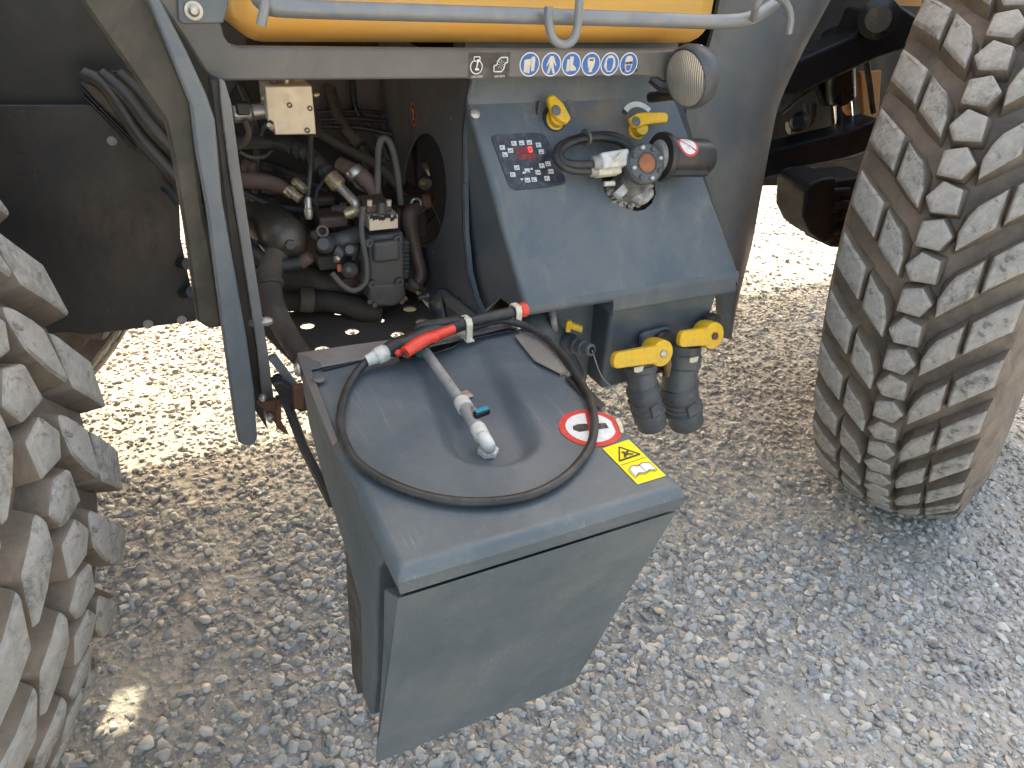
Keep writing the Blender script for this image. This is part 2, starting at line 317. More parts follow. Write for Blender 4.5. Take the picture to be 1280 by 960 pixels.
def make_stones():
    rng = np.random.default_rng(11)
    def ico(sub):
        bm = bmesh.new(); bmesh.ops.create_icosphere(bm, subdivisions=sub, radius=1); bm.verts.index_update()
        V = np.array([v.co[:] for v in bm.verts]); Fc = np.array([[v.index for v in f.verts] for f in bm.faces]); bm.free(); return V, Fc
    def proto(V, k):
        out = V.copy()
        for i in range(9):                      # slice the ball with a few planes: flat worn faces
            n = rng.normal(size=3); n /= np.linalg.norm(n); d = rng.uniform(.45, .85); s = out@n; out -= np.maximum(s-d, 0)[:, None]*n*.95
        return out*(1+.10*np.array([[noise.noise(Vector(v)*1.7+Vector((k*5, 0, 0)))] for v in out]))
    V1, F1 = ico(2); V0, F0 = ico(1)
    P1 = [proto(V1, k) for k in range(14)]; P0 = [proto(V0, k) for k in range(14)]
    allv = []; allf = []; base = 0; smooth = []; counts = []
    Rm = np.array([RIGHT, UP, FWD])
    def scatter(n, xr, yr, smin, smax, V, Fc, protos, dmin, dmax, expo=2.2, lift=.25, thin=True):
        nonlocal base
        xy = np.stack([rng.uniform(*xr, n), rng.uniform(*yr, n)], 1)
        p = np.concatenate([xy, np.zeros((n, 1))], 1)-np.array(CAM); c = p@Rm.T
        u = 640+F*c[:, 0]/np.maximum(c[:, 2], .1); v = 480-F*c[:, 1]/np.maximum(c[:, 2], .1)
        ok = (c[:, 2] > dmin) & (c[:, 2] <= dmax) & (u > -60) & (u < 1340) & (v < 1030)
        keep = rng.uniform(size=n)
        if thin:
            dens = np.ones(n)
            for q, r, k in DUSTY:
                dd = np.hypot(xy[:, 0]-q.x, xy[:, 1]-q.y)/r; dens = np.minimum(dens, 1-(1-k)*np.exp(-(dd**2)*.9)); patch = np.ones(n) if q is DUSTY[0][0] else patch; patch = np.minimum(patch, 1-np.exp(-dd**2)) if q.x < .5 else patch
            nz = np.array([noise.noise((x*2.6, y*2.6, 9.)) for x, y in xy]); nz2 = np.array([noise.noise((x*9, y*9, 3.)) for x, y in xy])
            dens = np.clip(dens+nz*.28+nz2*.25+.22*(xy[:, 0] > .5)+.1*patch, .04, 1); ok &= keep < dens
        xy = xy[ok]
        for x, y in xy:
            s = smin+(smax-smin)*rng.uniform()**expo
            q = protos[rng.integers(len(protos))]*np.array([1, rng.uniform(.6, .95), rng.uniform(.35, .62)])*s
            a, b, g = rng.uniform(0, 6.28), rng.normal()*.35, rng.normal()*.35
            ca, sa, cb, sb, cg, sg = math.cos(a), math.sin(a), math.cos(b), math.sin(b), math.cos(g), math.sin(g)
            rot = np.array([[ca, -sa, 0], [sa, ca, 0], [0, 0, 1]])@np.array([[cb, 0, sb], [0, 1, 0], [-sb, 0, cb]])@np.array([[1, 0, 0], [0, cg, -sg], [0, sg, cg]])
            allv.append(q@rot.T+np.array([x, y, bed(x, y)+s*rng.uniform(-.15, lift)])); allf.append(Fc+base); base += len(V); smooth.append(rng.uniform() < .5); counts.append(len(Fc))
    scatter(86000, (-1.3, 3.6), (.1, 3.4), .0065, .022, V1, F1, P1, 0, 2.35, 2.0)
    scatter(120000, (-1.3, 3.6), (.1, 3.4), .0035, .009, V0, F0, P0, 0, 2.35, 1.3, .1)
    scatter(190000, (-1.8, 8), (.3, 7), .007, .019, V0, F0, P0, 2.35, 4.2, 1.5, .35)
    scatter(52000, (-2, 12), (.3, 11), .011, .024, V0, F0, P0, 4.2, 8, 2, .3, False)
    av = np.concatenate(allv); af = np.concatenate(allf)
    me = bpy.data.meshes.new('gravel'); me.vertices.add(len(av)); me.vertices.foreach_set('co', av.astype(np.float32).ravel())
    me.loops.add(af.size); me.loops.foreach_set('vertex_index', af.astype(np.int32).ravel())
    me.polygons.add(len(af)); me.polygons.foreach_set('loop_start', np.arange(0, af.size, 3, dtype=np.int32))
    me.update(calc_edges=True); me.polygons.foreach_set('use_smooth', np.repeat(np.array(smooth, dtype=bool), np.array(counts))); me.materials.append(stonemat())
    o = bpy.data.objects.new('gravel', me); COL.objects.link(o); o['kind'] = 'stuff'
    print('stones tris', len(af))
make_stones()

# ================================================================== THE SPRAYER
S = root('crop_sprayer', (.7, 1.6, 0), 'dusty slate grey and amber farm sprayer with its filling station open', 'sprayer')

# ---- wheels -------------------------------------------------------
def lug_block(poly, Rr, crown, hw, axs, h=.044, draft=.012, ch=.007):
    """poly: list of (across, along-angle); block on the crowned tread, in wheel space"""
    def q(off, th, d):
        r = Rr-crown*(off/hw)**2-d; return Vector((r*math.cos(th), axs*off, r*math.sin(th)))
    c = (sum(p[0] for p in poly)/len(poly), sum(p[1] for p in poly)/len(poly))
    def grow(e):
        o = []
        for a, t in poly:
            da, dt = a-c[0], (t-c[1])*Rr; L = math.hypot(da, dt); k = (L+e)/L; o.append((c[0]+da*k, c[1]+dt*k/Rr))
        return o
    rings = [[q(a, t, h+.02) for a, t in grow(draft*1.6)], [q(a, t, h) for a, t in grow(draft)], [q(a, t, ch) for a, t in grow(0)], [q(a, t, 0) for a, t in grow(-ch*1.2)]]
    mb = MB(); n = len(poly)
    mb.add(rings[0]+rings[1]+rings[2], [(k*n+i, k*n+(i+1) % n, (k+1)*n+(i+1) % n, (k+1)*n+i) for k in (0, 1) for i in range(n)], 1)
    mb.add(rings[2]+rings[3], [(i, (i+1) % n, (i+1) % n+n, i+n) for i in range(n)], 0); mb.add(rings[3], [tuple(range(n))], 0)
    return mb
def make_wheel(x, y, ps, Rr, W, z0, cr, cm, s, parts=True, label=None, phase=.05):
    h = Vector((math.cos(ps), math.sin(ps), 0)); a0 = Vector((math.sin(ps), -math.cos(ps), 0))
    a = a0*math.cos(cm)+Vector((0, 0, 1))*math.sin(cm); zz = -a0*math.sin(cm)+Vector((0, 0, 1))*math.cos(cm)
    X = -s*h; Y = zz.cross(X); axs = 1 if Y.dot(a) > 0 else -1
    MW = Matrix(((X.x, Y.x, zz.x, x), (X.y, Y.y, zz.y, y), (X.z, Y.z, zz.z, z0), (0, 0, 0, 1)))
    hw = W/2+.012; g = .044
    # carcass: tread floor, shoulders, bulging sidewalls down to the bead
    prof = []
    for k in range(-8, 9):
        o = hw*k/8; prof.append((Rr-cr*(o/hw)**2-g, o))
    sw = [(Rr-cr-g-.012, hw+.006), (Rr-cr-g-.06, hw+.022), (Rr-.20, hw+.035), (Rr-.27, hw+.028), (Rr-.335, hw+.0), (Rr-.36, hw-.03)]
    prof = [(r, -o) for r, o in sw[::-1]] + prof + sw
    mb = MB(); seg = 128; rings = [[Vector((r*math.cos(2*math.pi*k/seg), axs*o, r*math.sin(2*math.pi*k/seg))) for k in range(seg)] for r, o in prof]
    mb.loft(rings, 0, cap=False)
    d = s   # lug lean: outer ends lead upward on the right wheel, trail downward on the left one
    lean = .165*s
    def piece(sd, o0, o1, inner):
        # one half of a bar lug on side sd (+1 near, -1 far) from across-offset o0 to o1
        half = .045; t = lambda o: lean*((abs(o)-.045)/.155)**.85 if abs(o) > .045 else 0
        p = [(sd*o0, t(o0)-half*(.85 if inner else 1)), (sd*(o0+(o1-o0)*.5), t((o0+o1)/2)-half), (sd*o1, t(o1)-half), (sd*o1, t(o1)+half*.95), (sd*(o0+(o1-o0)*.5), t((o0+o1)/2)+half*.95)]
        if inner: p += [(sd*(o0+.019), t(o0+.019)+half*.97), (sd*(o0+.006), t(o0+.006)+half*.72), (sd*(o0-.002), t(o0)+half*.15)]
        else: p += [(sd*o0, t(o0)+half*.95)]
        if s < 0: pass
        return lug_block(p, Rr, cr, hw, axs)
    def pent(sd):
        r = [(-.033, -.029), (.020, -.033), (.039, .0), (.011, .036), (-.031, .025)]
        return lug_block([(sd*o-.0*sd, t*1.05) for o, t in r], Rr, cr, hw, axs, draft=.007, ch=.005)
    halfW = W/2+.008
    kinds = [(piece(1, .049, .110, True), 0), (piece(1, .122, halfW, False), 0), (piece(-1, .049, .110, True), 1), (piece(-1, .122, halfW, False), 1), (pent(1), 0), (pent(-1), 1)]
    wheel = mb.build('wheel', tyre_m, None, recalc=True, ang=50)
    off = wheel.location.copy(); wheel.data.transform(Matrix.Translation(off)); wheel.parent = S; wheel.matrix_parent_inverse = WORLD[S.name].inverted(); wheel.matrix_basis = MW; WORLD[wheel.name] = MW
    if label: wheel['label'] = label
    rest = MB(); n = 39; pitch = 2*math.pi/n
    for kb, par in kinds:
        me = None
        for i in range(n):
            th = phase+pitch*i+par*pitch/2; th = (th+math.pi) % (2*math.pi)-math.pi
            rm = Matrix.Rotation(-th, 4, 'Y')
            if parts and abs(th) < 1.15:
                if me is None:
                    o = kb.build('tread_lug', [lug_m, side_m], None, recalc=True, ang=25)
                    me = o.data; me.transform(Matrix.Translation(o.location))
                    bm = bmesh.new(); bm.from_mesh(me); bmesh.ops.remove_doubles(bm, verts=bm.verts, dist=1e-5); rj = random.Random(len(me.vertices)+par)
                    for v in bm.verts: v.co += Vector((rj.uniform(-1, 1), rj.uniform(-1, 1), rj.uniform(-1, 1)))*.0016
                    es = [e for e in bm.edges if len(e.link_faces) == 2 and e.calc_face_angle(0) > .35]
                    bmesh.ops.bevel(bm, geom=es, offset=.0045, segments=2, profile=.55, affect='EDGES', clamp_overlap=True, material=-1)
                    bm.to_mesh(me); bm.free(); me.polygons.foreach_set('use_smooth', [True]*len(me.polygons)); me.set_sharp_from_angle(angle=R_(50))
                else:
                    o = bpy.data.objects.new('tread_lug', me); COL.objects.link(o)
                o.parent = wheel; o.matrix_parent_inverse = Matrix(); o.matrix_basis = rm
            else:
                rest.add([rm@v for v in kb.v], kb.f, 0)
                rest.m[-len(kb.m):] = kb.m
    o = rest.build('tread_lug_remainder', [lug_m, side_m], None, ang=25); o['kind'] = 'stuff'
    o.data.transform(Matrix.Translation(o.location)); o.parent = wheel; o.matrix_parent_inverse = Matrix(); o.matrix_basis = Matrix()
    rm = MB(); rm.lathe((0, -hw, 0), (0, 1, 0), [(Rr-.36, 0), (Rr-.38, .03), (Rr-.42, .08), (.2, .12), (.2, .2), (Rr-.42, .25), (Rr-.38, hw*2-.03), (Rr-.36, hw*2)], 64)
    o = rm.build('rim', yel2, None); o.data.transform(Matrix.Translation(o.location)); o.parent = wheel; o.matrix_parent_inverse = Matrix(); o.matrix_basis = Matrix()
    return wheel
make_wheel(2.424, 1.369, .433, .969, .386, .882, .056, .088, 1, label='right wheel, its tyre tread turned towards the viewer')
make_wheel(-1.041, 1.214, -.358, .945, .395, .904, .021, .116, -1, label='left wheel, close to the viewer, with heavily scuffed lugs')
make_wheel(-.875, 2.72, -.358, .95, .395, .93, .021, 0, -1, parts=False, label='wheel on the far side, seen low behind the black plate')

# ---- unseen blocks added to shade the yard, slotted for one sunlit patch ---
for xa, xb, ya, yb, za in ((-2.6, -.06, 2.35, 3.5, 1.16), (.40, 3.9, 2.35, 3.5, 1.16), (-.059, .399, 2.35, 2.5, 1.16)):
    mb = MB(); mb.box((xa, ya, za), (xb, yb, 3.2)); mb.build('chassis_blocker', dark_in, S)  # unseen bulk shaped as a sun blocker, with a slot for the patch
mb = MB(); mb.box((-.059, 2.98, .72), (.399, 3.02, 1.50)); mb.build('sun_patch_bar', dark_in, S)  # added bar, cuts off the far end of the sunlit patch
mb = MB(); mb.box((1.75, 3.505, 1.16), (3.9, 3.95, 2.6)); mb.build('rear_sun_blocker', dark_in, S, .02)  # added block, pushes the shade edge further back on the right
mb = MB(); mb.box((-.35, 1.75, 1.5), (-2.6, 2.34, 3.2)); mb.build('cab_sun_blocker', black_p, S, .02)  # unseen block in place of the cab, added to stop the sun

# ---- amber tank and rail -------------------------------------------
mb = MB()
a = P(290, 40, y=1.46); b = P(897, 40, y=1.46); zb = P(560, 57, y=1.47).z
mb.box((a.x, 1.455, zb), (b.x, 2.3, 2.9)); o = mb.build('spray_tank', tank_m, S, .06, 6)
# top beam with its left gusset
YB = 1.405
mb = MB()
mb.prism([P(u, v, y=YB) for u, v in [(190, -14), (200, 4), (232, 50), (254, 86), (263, 97), (276, 101), (420, 100), (640, 98), (800, 95), (824, 97), (838, 108), (858, 108), (862, 62), (822, 63.5), (640, 63), (420, 61), (300, 60), (288, 57), (280, 46), (276, 30), (274, -14)]], (0, .035, 0))
beam = mb.build('top_beam', steel_p, S, .004)
mb = MB(); mb.prism([P(u, v, y=YB-.006) for u, v in [(221, -14), (223, 26), (229, 30), (279, 29), (285, 10), (286, -14)]], (0, .005, 0)); o = mb.build('gusset_plate', post_m, beam, .002)
mb = MB(); p = P(242, 13, y=YB-.007); mb.lathe(p, (0, -1, 0), [(M(11, p), 0), (M(11, p), .003)], 20); mb.lathe(p+Vector((0, -.003, 0)), (0, -1, 0), [(M(7, p), 0), (M(7, p), .005), (M(4, p), .008)], 16); mb.build('bolt', zinc, beam)
YR = 1.36
mb = MB(); r = M(10, P(600, 18, y=YR))
mb.tube([P(318, -40, y=YR+.06), P(322, -8, y=YR+.01), P(336, 5, y=YR), P(372, 11, y=YR), P(600, 18, y=YR), P(800, 24, y=YR), P(905, 27, y=YR+.01), P(948, 18, y=YR+.03), P(985, -14, y=YR+.09), P(1000, -40, y=YR+.12)], r, 16)
rail = mb.build('guard_rail', railm, S)
mb = MB(); r = M(5.5, P(690, 18, y=YR))
def hook(pts): 
    mb = MB(); mb.tube([P(u, v, y=y) for u, v, y in pts], r, 10); mb.build('rail_hook', railm, rail)
hook([(686, 8, YR-.03), (686, 28, YR-.032), (691, 48, YR-.035), (705, 56, YR-.035), (718, 47, YR-.035), (723, 20, YR-.035), (725, -30, YR-.035)])
hook([(331, -30, YR-.03), (331, 6, YR-.03), (326, 32, YR-.03)])
hook([(942, 24, YR), (946, 6, YR-.02), (960, -8, YR-.02), (980, 2, YR), (988, 20, YR), (986, 42, YR)])

# ---- work lamp -----------------------------------------------------
lc = P(858, 98, y=1.335); ld = (Vector((-.95, -.10, -.20))).normalized(); r = M(36, lc)
mb = MB(); mb.lathe(lc, -ld, [(r*.86, -.002), (r*1.0, -.004), (r*1.06, .002), (r*1.08, .014), (r*.99, .035), (r*.78, .058), (r*.42, .072), (.002, .076)], 36)
lamp = mb.build('work_lamp', surf('lamp_housing', (.04, .045, .052), (.055, .06, .068), 10, .5, dust=(.15, .14, .13), dust_amt=.4, bump=.05), S)
mb = MB(); mb.lathe(lc, ld, [(r*.95, -.001), (r*.93, .003), (r*.6, .008), (r*.25, .0105), (.001, .011)], 36); mb.build('lens', lens_m, lamp)
mb = MB(); mb.tube([lc-ld*.06, lc-ld*.08+Vector((.0, .02, -.045)), P(812, 122, y=1.5)], .012, 8); mb.tube([P(815, 97, y=1.43), P(835, 108, y=1.4), lc-ld*.05], .014, 8); mb.build('lamp_bracket', black_p, lamp)
mb = MB(); q = P(875, 60, y=1.33); mb.lathe(q, (0, -1, .2), [(.005, 0), (.006, .004), (.002, .008)], 10); mb.build('screw', zinc, lamp)

# ---- stickers on the beam -------------------------------------------
def beam_fr(u, v):
    o = P(u, v, y=YB-.0002)
    return lambda x, y, h: o+Vector((x, -h, y))
def circ(r, cx=0, cy=0, n=24): return circle2(cx, cy, r, r, n)
pic = {
 'gloves': [[(-.011,-.012),(.0,-.014),(.002,.004),(.001,.009),(-.004,.0085),(-.011,.007)],[(.003,-.011),(.009,-.010),(.010,.009),(.008,.013),(.003,.012),(.001,.008)]],
 'suit': [[(-.003,.0135),(.003,.0135),(.005,.010),(.010,-.002),(.008,-.003),(.004,.004),(.004,-.001),(.008,-.014),(.004,-.015),(0,-.004),(-.004,-.015),(-.008,-.014),(-.004,-.001),(-.004,.004),(-.008,-.003),(-.010,-.002),(-.005,.010)]],
 'boots': [[(-.009,.008),(-.004,.008),(-.003,.013),(.004,.012),(.003,.0),(.010,-.006),(.010,-.010),(.0,-.011),(-.002,-.009),(-.005,-.012),(-.010,-.011)]],
 'mask': [[(-.006,.011),(.006,.011),(.008,.006),(.006,-.004),(.003,-.009),(.004,-.013),(-.004,-.013),(-.003,-.009),(-.006,-.004),(-.008,.006)]],
 'ears': [[(-.011,.004),(-.009,.010),(-.004,.0145),(.004,.0145),(.009,.010),(.011,.004),(.012,-.004),(.008,-.009),(.005,-.013),(-.005,-.013),(-.008,-.009),(-.012,-.004)]],
 'goggles': [[(-.008,.009),(-.004,.0135),(.004,.0135),(.008,.009),(.008,-.004),(.005,-.012),(0,-.014),(-.005,-.012),(-.008,-.004)]],
}
inner = {'mask': [(3, [(-.004,.0085),(.004,.0085),(.004,.0055),(-.004,.0055)])], 'ears': [(1, [(-.007,.005),(-.005,.010),(.005,.010),(.007,.005),(.006,-.006),(.003,-.011),(-.003,-.011),(-.006,-.006)])],
 'goggles': [(1, [(-.006,-.002),(.006,-.002),(.004,-.010),(0,-.012),(-.004,-.010)]), (3, [(-.0075,.003),(.0075,.0045),(.0075,.0005),(.002,-.001),(0,.001),(-.002,-.001),(-.0075,.0)])], 'gloves': [(1, [(.0018,-.012),(.003,-.012),(.002,.007),(.0012,.007)])], 'boots': [(1, [(-.004,.007),(-.0032,.007),(-.003,-.002),(-.0038,-.002)])]}
for (u, v), k in zip([(662, 80.5), (689, 80.5), (714, 80.3), (738.5, 80.2), (762, 80), (785.5, 79.8)], ['gloves', 'suit', 'boots', 'mask', 'ears', 'goggles']):
    s = .0228/.0195
    lay = [(0, circ(.0228)), (1, circ(.0205))]+[(2, [(x*s, y*s) for x, y in q]) for q in pic[k]]+[(m, [(x*s, y*s) for x, y in q]) for m, q in inner.get(k, [])]
    decal('safety_sticker', lay, beam_fr(u, v), [st_white, st_blue, st_cream, st_dark], beam, .0007, 'round blue sticker showing '+{'gloves':'a pair of gloves','suit':'overalls','boots':'boots','mask':'a breathing mask','ears':'ear muffs','goggles':'goggles'}[k])
def ringpoly(pts, wd):   # thin outlines as quads
    out = []; n = len(pts)
    for i in range(n):
        a, b = pts[i], pts[(i+1) % n]; dx, dy = b[0]-a[0], b[1]-a[1]; L = math.hypot(dx, dy) or 1; nx, ny = -dy/L*wd/2, dx/L*wd/2
        out.append([(a[0]+nx, a[1]+ny), (a[0]-nx, a[1]-ny), (b[0]-nx, b[1]-ny), (b[0]+nx, b[1]+ny)])
    return out
lay = [(0, [(-.044, -.0235), (.044, -.0235), (.044, .0235), (-.044, .0235)])]
lay += [(1, q) for q in ringpoly([(-.028+.012*math.cos(t), -.002+.0125*math.sin(t)) for t in np.linspace(2.1, 7.35, 14)], .0022)]
lay += [(1, q) for q in ringpoly([(-.034, .009), (-.034, .0165), (-.022, .0165), (-.022, .009)], .002)]
lay += [(1, [(-.0275, .011), (-.0245, .011), (-.0275, -.004), (-.0300, -.004)]), (1, circ(.003, -.026, .0095, 8)), (1, [(-.032, -.004), (-.024, -.004), (-.023, -.0075), (-.032, -.0075)])]
lay += [(1, q) for q in ringpoly([(.008, -.010), (.008, .001), (.013, .001), (.016, .010), (.022, .0155), (.036, .0155), (.036, .006), (.031, .006), (.029, -.004), (.024, -.010)], .0022)]
for k in range(8):
    t = k*math.pi/4; lay.append((1, [(.022+.0085*math.cos(t-.07), .003+.0085*math.sin(t-.07)), (.022+.0085*math.cos(t+.07), .003+.0085*math.sin(t+.07)), (.022, .003)]))
fr = beam_fr(611.5, 82)
decal('engine_speed_sticker', lay, fr, [st_dark, st_white], beam, .0006, 'dark sticker with a motor symbol and a fan symbol')
def text(body, size, fr, mat, parent, name='lettering'):
    cu = bpy.data.curves.new(name, 'FONT'); cu.body = body; cu.size = size; cu.align_x = 'CENTER'; cu.align_y = 'CENTER'
    to = bpy.data.objects.new(name, cu); COL.objects.link(to)
    me = bpy.data.meshes.new_from_object(to); bpy.data.objects.remove(to)
    mb = MB(); mb.add([fr(v.co.x, v.co.y, .0032) for v in me.vertices], [tuple(p.vertices) for p in me.polygons])
    return mb.build(name, mat, parent, recalc=False)
fr2 = beam_fr(611.5, 82)
text('1000 RPM', .0058, lambda x, y, h: fr2(x-.027, y-.0195, h), st_white, beam); text('1000 RPM', .0058, lambda x, y, h: fr2(x+.021, y-.0195, h), st_white, beam)
for u in (779, 795):
    mb = MB(); p = P(u, 88, y=YB-.0004); mb.lathe(p, (0, -1, 0), [(.0035, 0), (.003, .001)], 10); mb.build('rivet_hole', st_blk, beam)

# ---- swing-out box ----------------------------------------------------
X0, X1, Y0, Y1, ZT = .189, .613, .602, 1.168, .95
box = None
# body: tapering tub, front leaf leaning back, left side stepped
mb = MB()
prof = [(.630, .915), (.640, .90), (.795, .315), (.805, .295), (.835, .285), (1.10, .62), (1.15, .80), (1.16, .915)]
sp = [P(u, v, x=X0+.003) for u, v in [(376, 470), (386, 532), (404, 600), (432, 690), (450, 758), (452, 866), (463, 896), (467, 850), (467, 780), (469, 712), (478, 700)]]
sp[0].z = .918; sp.append(Vector((X0+.003, .64, .918))); mb.prism(sp, (X1-X0-.05, 0, 0))
box = mb.build('rinse_box', plastic, S, .012, 3); box['label'] = 'slate plastic box swung out in front of the pump bay'
mb = MB()   # front leaf: thick rounded cover with its own lip
fa = Vector((0, .605, .905)); fb = Vector((0, .782, .295)); n = Vector((0, (fa.z-fb.z), (fb.y-fa.y))).normalized()
mb.prism([Vector((X0, .606, .905)), P(480, 737, x=X0), P(479, 800, x=X0), P(476, 860, x=X0), P(471, 926, x=X0), Vector((X0+.004, .784, .295))], (X1-X0-.006, 0, 0))
mb.build('front_cover', plastic, box, .006, 3)
mb = MB(); mb.prism([P(u, v, x=X0+.02) for u, v in [(432, 690), (452, 745), (456, 866), (447, 868), (440, 840), (434, 740)]], (.03, 0, 0)); mb.build('side_pocket', black_p, box, .002)
# lid: moulded top with a hollow running to the drain elbow
chA, chB = P(553, 418, z=ZT), P(612, 543, z=ZT)
def lid_h(x, y):
    p = Vector((x, y, 0)); a = Vector((chA.x, chA.y, 0)); b = Vector((chB.x, chB.y, 0)); ab = b-a; L = ab.length; t = (p-a).dot(ab)/(L*L)
    d = (p-a-ab*min(t, 1)).length if t > -.4 else 1
    sst = lambda q: max(0, min(1, q))**2*(3-2*max(0, min(1, q)))
    dep = .027*sst((.082-d)/.036)*max(0, min(1, .12+t*.9))
    # gently raised round seat inside the hose loop
    cc = P(585, 520, z=ZT); rr = math.hypot(x-cc.x, y-cc.y)
    return -dep + noise.noise((x*9, y*9, 1))*.0009
mb = MB(); nx, ny = 90, 120; rr = .016; g = []
for j in range(ny+1):
    for i in range(nx+1):
        # warp the outer rows down over a rounded edge
        fx, fy = i/nx, j/ny; x = X0+(X1-X0)*fx; y = Y0+(Y1-Y0)*fy; z = ZT+lid_h(x, y)
        e = min(x-X0, X1-x, y-Y0, Y1-y)
        if e < rr: z -= rr-math.sqrt(max(0, rr*rr-(rr-e)**2))
        g.append(Vector((x, y, z)))
mb.add(g, [(j*(nx+1)+i, j*(nx+1)+i+1, (j+1)*(nx+1)+i+1, (j+1)*(nx+1)+i) for j in range(ny) for i in range(nx)], 0, True)
rim = [i for i in range(nx+1)]+[j*(nx+1)+nx for j in range(1, ny+1)]+[ny*(nx+1)+i for i in range(nx-1, -1, -1)]+[j*(nx+1) for j in range(ny-1, 0, -1)]
k = len(rim); zl = ZT-.042
lower = [Vector((g[i].x+.004*(1 if g[i].x < .4 else -1), g[i].y+(.006 if g[i].y < .8 else -.004), zl)) for i in rim]
mb.add([g[i] for i in rim]+lower, [(i, (i+1) % k, (i+1) % k+k, i+k) for i in range(k)], 0, True)
mb.add(lower, [tuple(range(k))[::-1]])
lid = mb.build('lid', plastic, box, 0, recalc=True, ang=60)
def lz(u, v, h=0.0):
    p = P(u, v, z=ZT); p = P(u, v, z=ZT+lid_h(p.x, p.y)+h); return p
# frame strips along the back and sides of the lid
def strip(pts, name, mat, th=.003, parent=None, lift=.004):
    mb = MB(); mb.prism([P(u, v, z=ZT+lift) for u, v in pts], (0, 0, th)); return mb.build(name, mat, parent or box, .001)
strip([(371, 443), (385, 447), (400, 456), (401, 461), (389, 463), (423, 553), (416, 559), (378, 466)], 'hinge_strip', steel_p)
strip([(371, 443), (430, 434), (482, 427), (520, 420), (640, 398), (661, 409), (640, 412), (520, 438), (401, 460), (400, 455)], 'rear_strip', strip_m, .003)
mb = MB(); mb.prism([P(u, v, z=ZT+.0045) for u, v in [(643, 421), (655, 416), (668, 419), (712, 461), (712, 464), (700, 468), (668, 452)]], (0, 0, .0025))
q1, q2 = P(700, 468, z=ZT+.0045), P(712, 463, z=ZT+.0045); mb.prism([q1, q2, q2+Vector((0, 0, -.02)), q1+Vector((0, 0, -.02))], (.002, .002, 0)); mb.build('latch_strip', strip_m, box, .0008)
strip([(706, 473), (718, 469), (757, 507), (752, 512), (734, 503)], 'dark_flap', black_p, .002)
strip([(402, 461), (452, 449), (500, 440), (501, 441.5), (453, 451), (403, 464)], 'slot_edge', black_p, .0014, None, .0032)
strip([(498, 448), (520, 441), (562, 431), (577, 428), (566, 436), (540, 444), (500, 452)], 'black_notch', black_g, .003)
strip([(563, 428), (632, 411), (648, 411), (640, 414), (590, 424)], 'slot_edge', black_g, .0014, None, .0085)
mb = MB(); p = P(399, 474, z=ZT+.008); mb.lathe(p, (0, 0, 1), [(.011, 0), (.010, .002), (.006, .0035)], 16); mb.build('rivet', steel_p, box)
mb = MB(); p = P(374, 462, x=X0-.002); mb.lathe(p, (-1, 0, 0), [(.012, 0), (.012, .004), (.008, .008), (.003, .009)], 18); mb.build('hinge_bolt', zinc, box)
# drain pipe, tap and elbow standing in the hollow
fit = None
pA, pB = P(530, 437, z=ZT+.014), lz(578, 504, .026)
mb = MB(); mb.tube([P(522, 425, z=ZT+.016), pA, pB], M(7, pB), 14, spline=False); pipe = mb.build('drain_pipe', greyfit, box)
pC, pD = lz(592, 527, .032), lz(601, 543, .034)
dr = (pC-pB).normalized()
mb = MB(); mb.tube([pB-dr*.004, pB+dr*.018], M(10.5, pB), 18, spline=False); mb.build('white_collar', white_p, box)
mb = MB(); mb.tube([lz(597, 535, .032), lz(603, 546, .032)], M(10, pC), 18, spline=False)
mb.build('white_collar', white_p, box)
mb = MB(); mb.tube([pB+dr*.016, pC, lz(598, 537, .031)], M(9, pC), 18, spline=False); mb.build('tap_body', greyfit, box)
mb = MB(); mb.tube([lz(601, 541, .030), lz(608, 552, .032), lz(611, 558, .020), lz(610.5, 562, .002)], M(8.5, pC), 16)
q = lz(610, 566, .001); mb.lathe(q, (0, 0, 1), [(.0165, 0), (.0165, .007), (.012, .009)], 6, smooth=False); mb.build('elbow', white_p, box)
q = lz(602, 516, .045)
mb = MB(); mb.obox(q, Vector((.0135, .003, 0)), Vector((-.001, .0055, 0)), Vector((0, 0, .0055))); th = mb.build('tap_handle', black_g, box, .003)
mb = MB(); mb.obox(q+Vector((0, 0, .0062)), Vector((.0115, .0026, 0)), Vector((-.001, .0042, 0)), Vector((0, 0, .001))); mb.build('tap_handle_inlay', teal, th, .0008)
mb = MB(); mb.tube([lz(584, 512, .03), lz(592, 512, .038), q-Vector((.01, 0, .006))], .005, 10); mb.build('tap_stem', zinc, box)
mb = MB(); mb.prism([lz(u, v, .004) for u, v in [(576, 492), (584, 489), (592, 497), (578, 500)]], (0, 0, .004)); mb.build('pipe_clip', zinc, box, .001)

# lid stickers
def lid_fr(o, ex, ey): return lambda x, y, h: (lambda p: Vector((p.x, p.y, ZT+lid_h(p.x, p.y)+h+.0004)))(o+ex*x+ey*y)
o = P(738, 535, z=ZT); fr = lid_fr(o, Vector((1, 0, 0)), Vector((0, 1, 0)))
def ell(a, r, n=40, t0=0, t1=2*math.pi): return [(r*math.cos(t), r*math.sin(t)) for t in np.linspace(t0, t1, n, endpoint=(t1-t0 < 6.28))]
mb = MB()
rO = .0495; rI = .039
mats = [st_red, st_white, st_blk, st_cream]
rot = lambda pts, a: [(x*math.cos(a)-y*math.sin(a), x*math.sin(a)+y*math.cos(a)) for x, y in pts]
cutpts = ell(0, rO, 34, R_(5), R_(318))
lay = [(0, cutpts), (1, ell(0, rI, 34, R_(2), R_(322)))]
sole = [(-.029, -.003), (-.027, .006), (-.018, .0105), (-.006, .0105), (.003, .008), (.003, -.006), (-.008, -.0085), (-.021, -.010)]
heel = [(.010, .008), (.027, .0075), (.028, -.006), (.010, -.0075)]
ang = R_(-14)
lay += [(2, rot(sole, ang)), (2, rot(heel, ang))]
lay += [(0, rot([(-.043, -.004), (-.043, .004), (.043, .004), (.043, -.004)], R_(66)))]
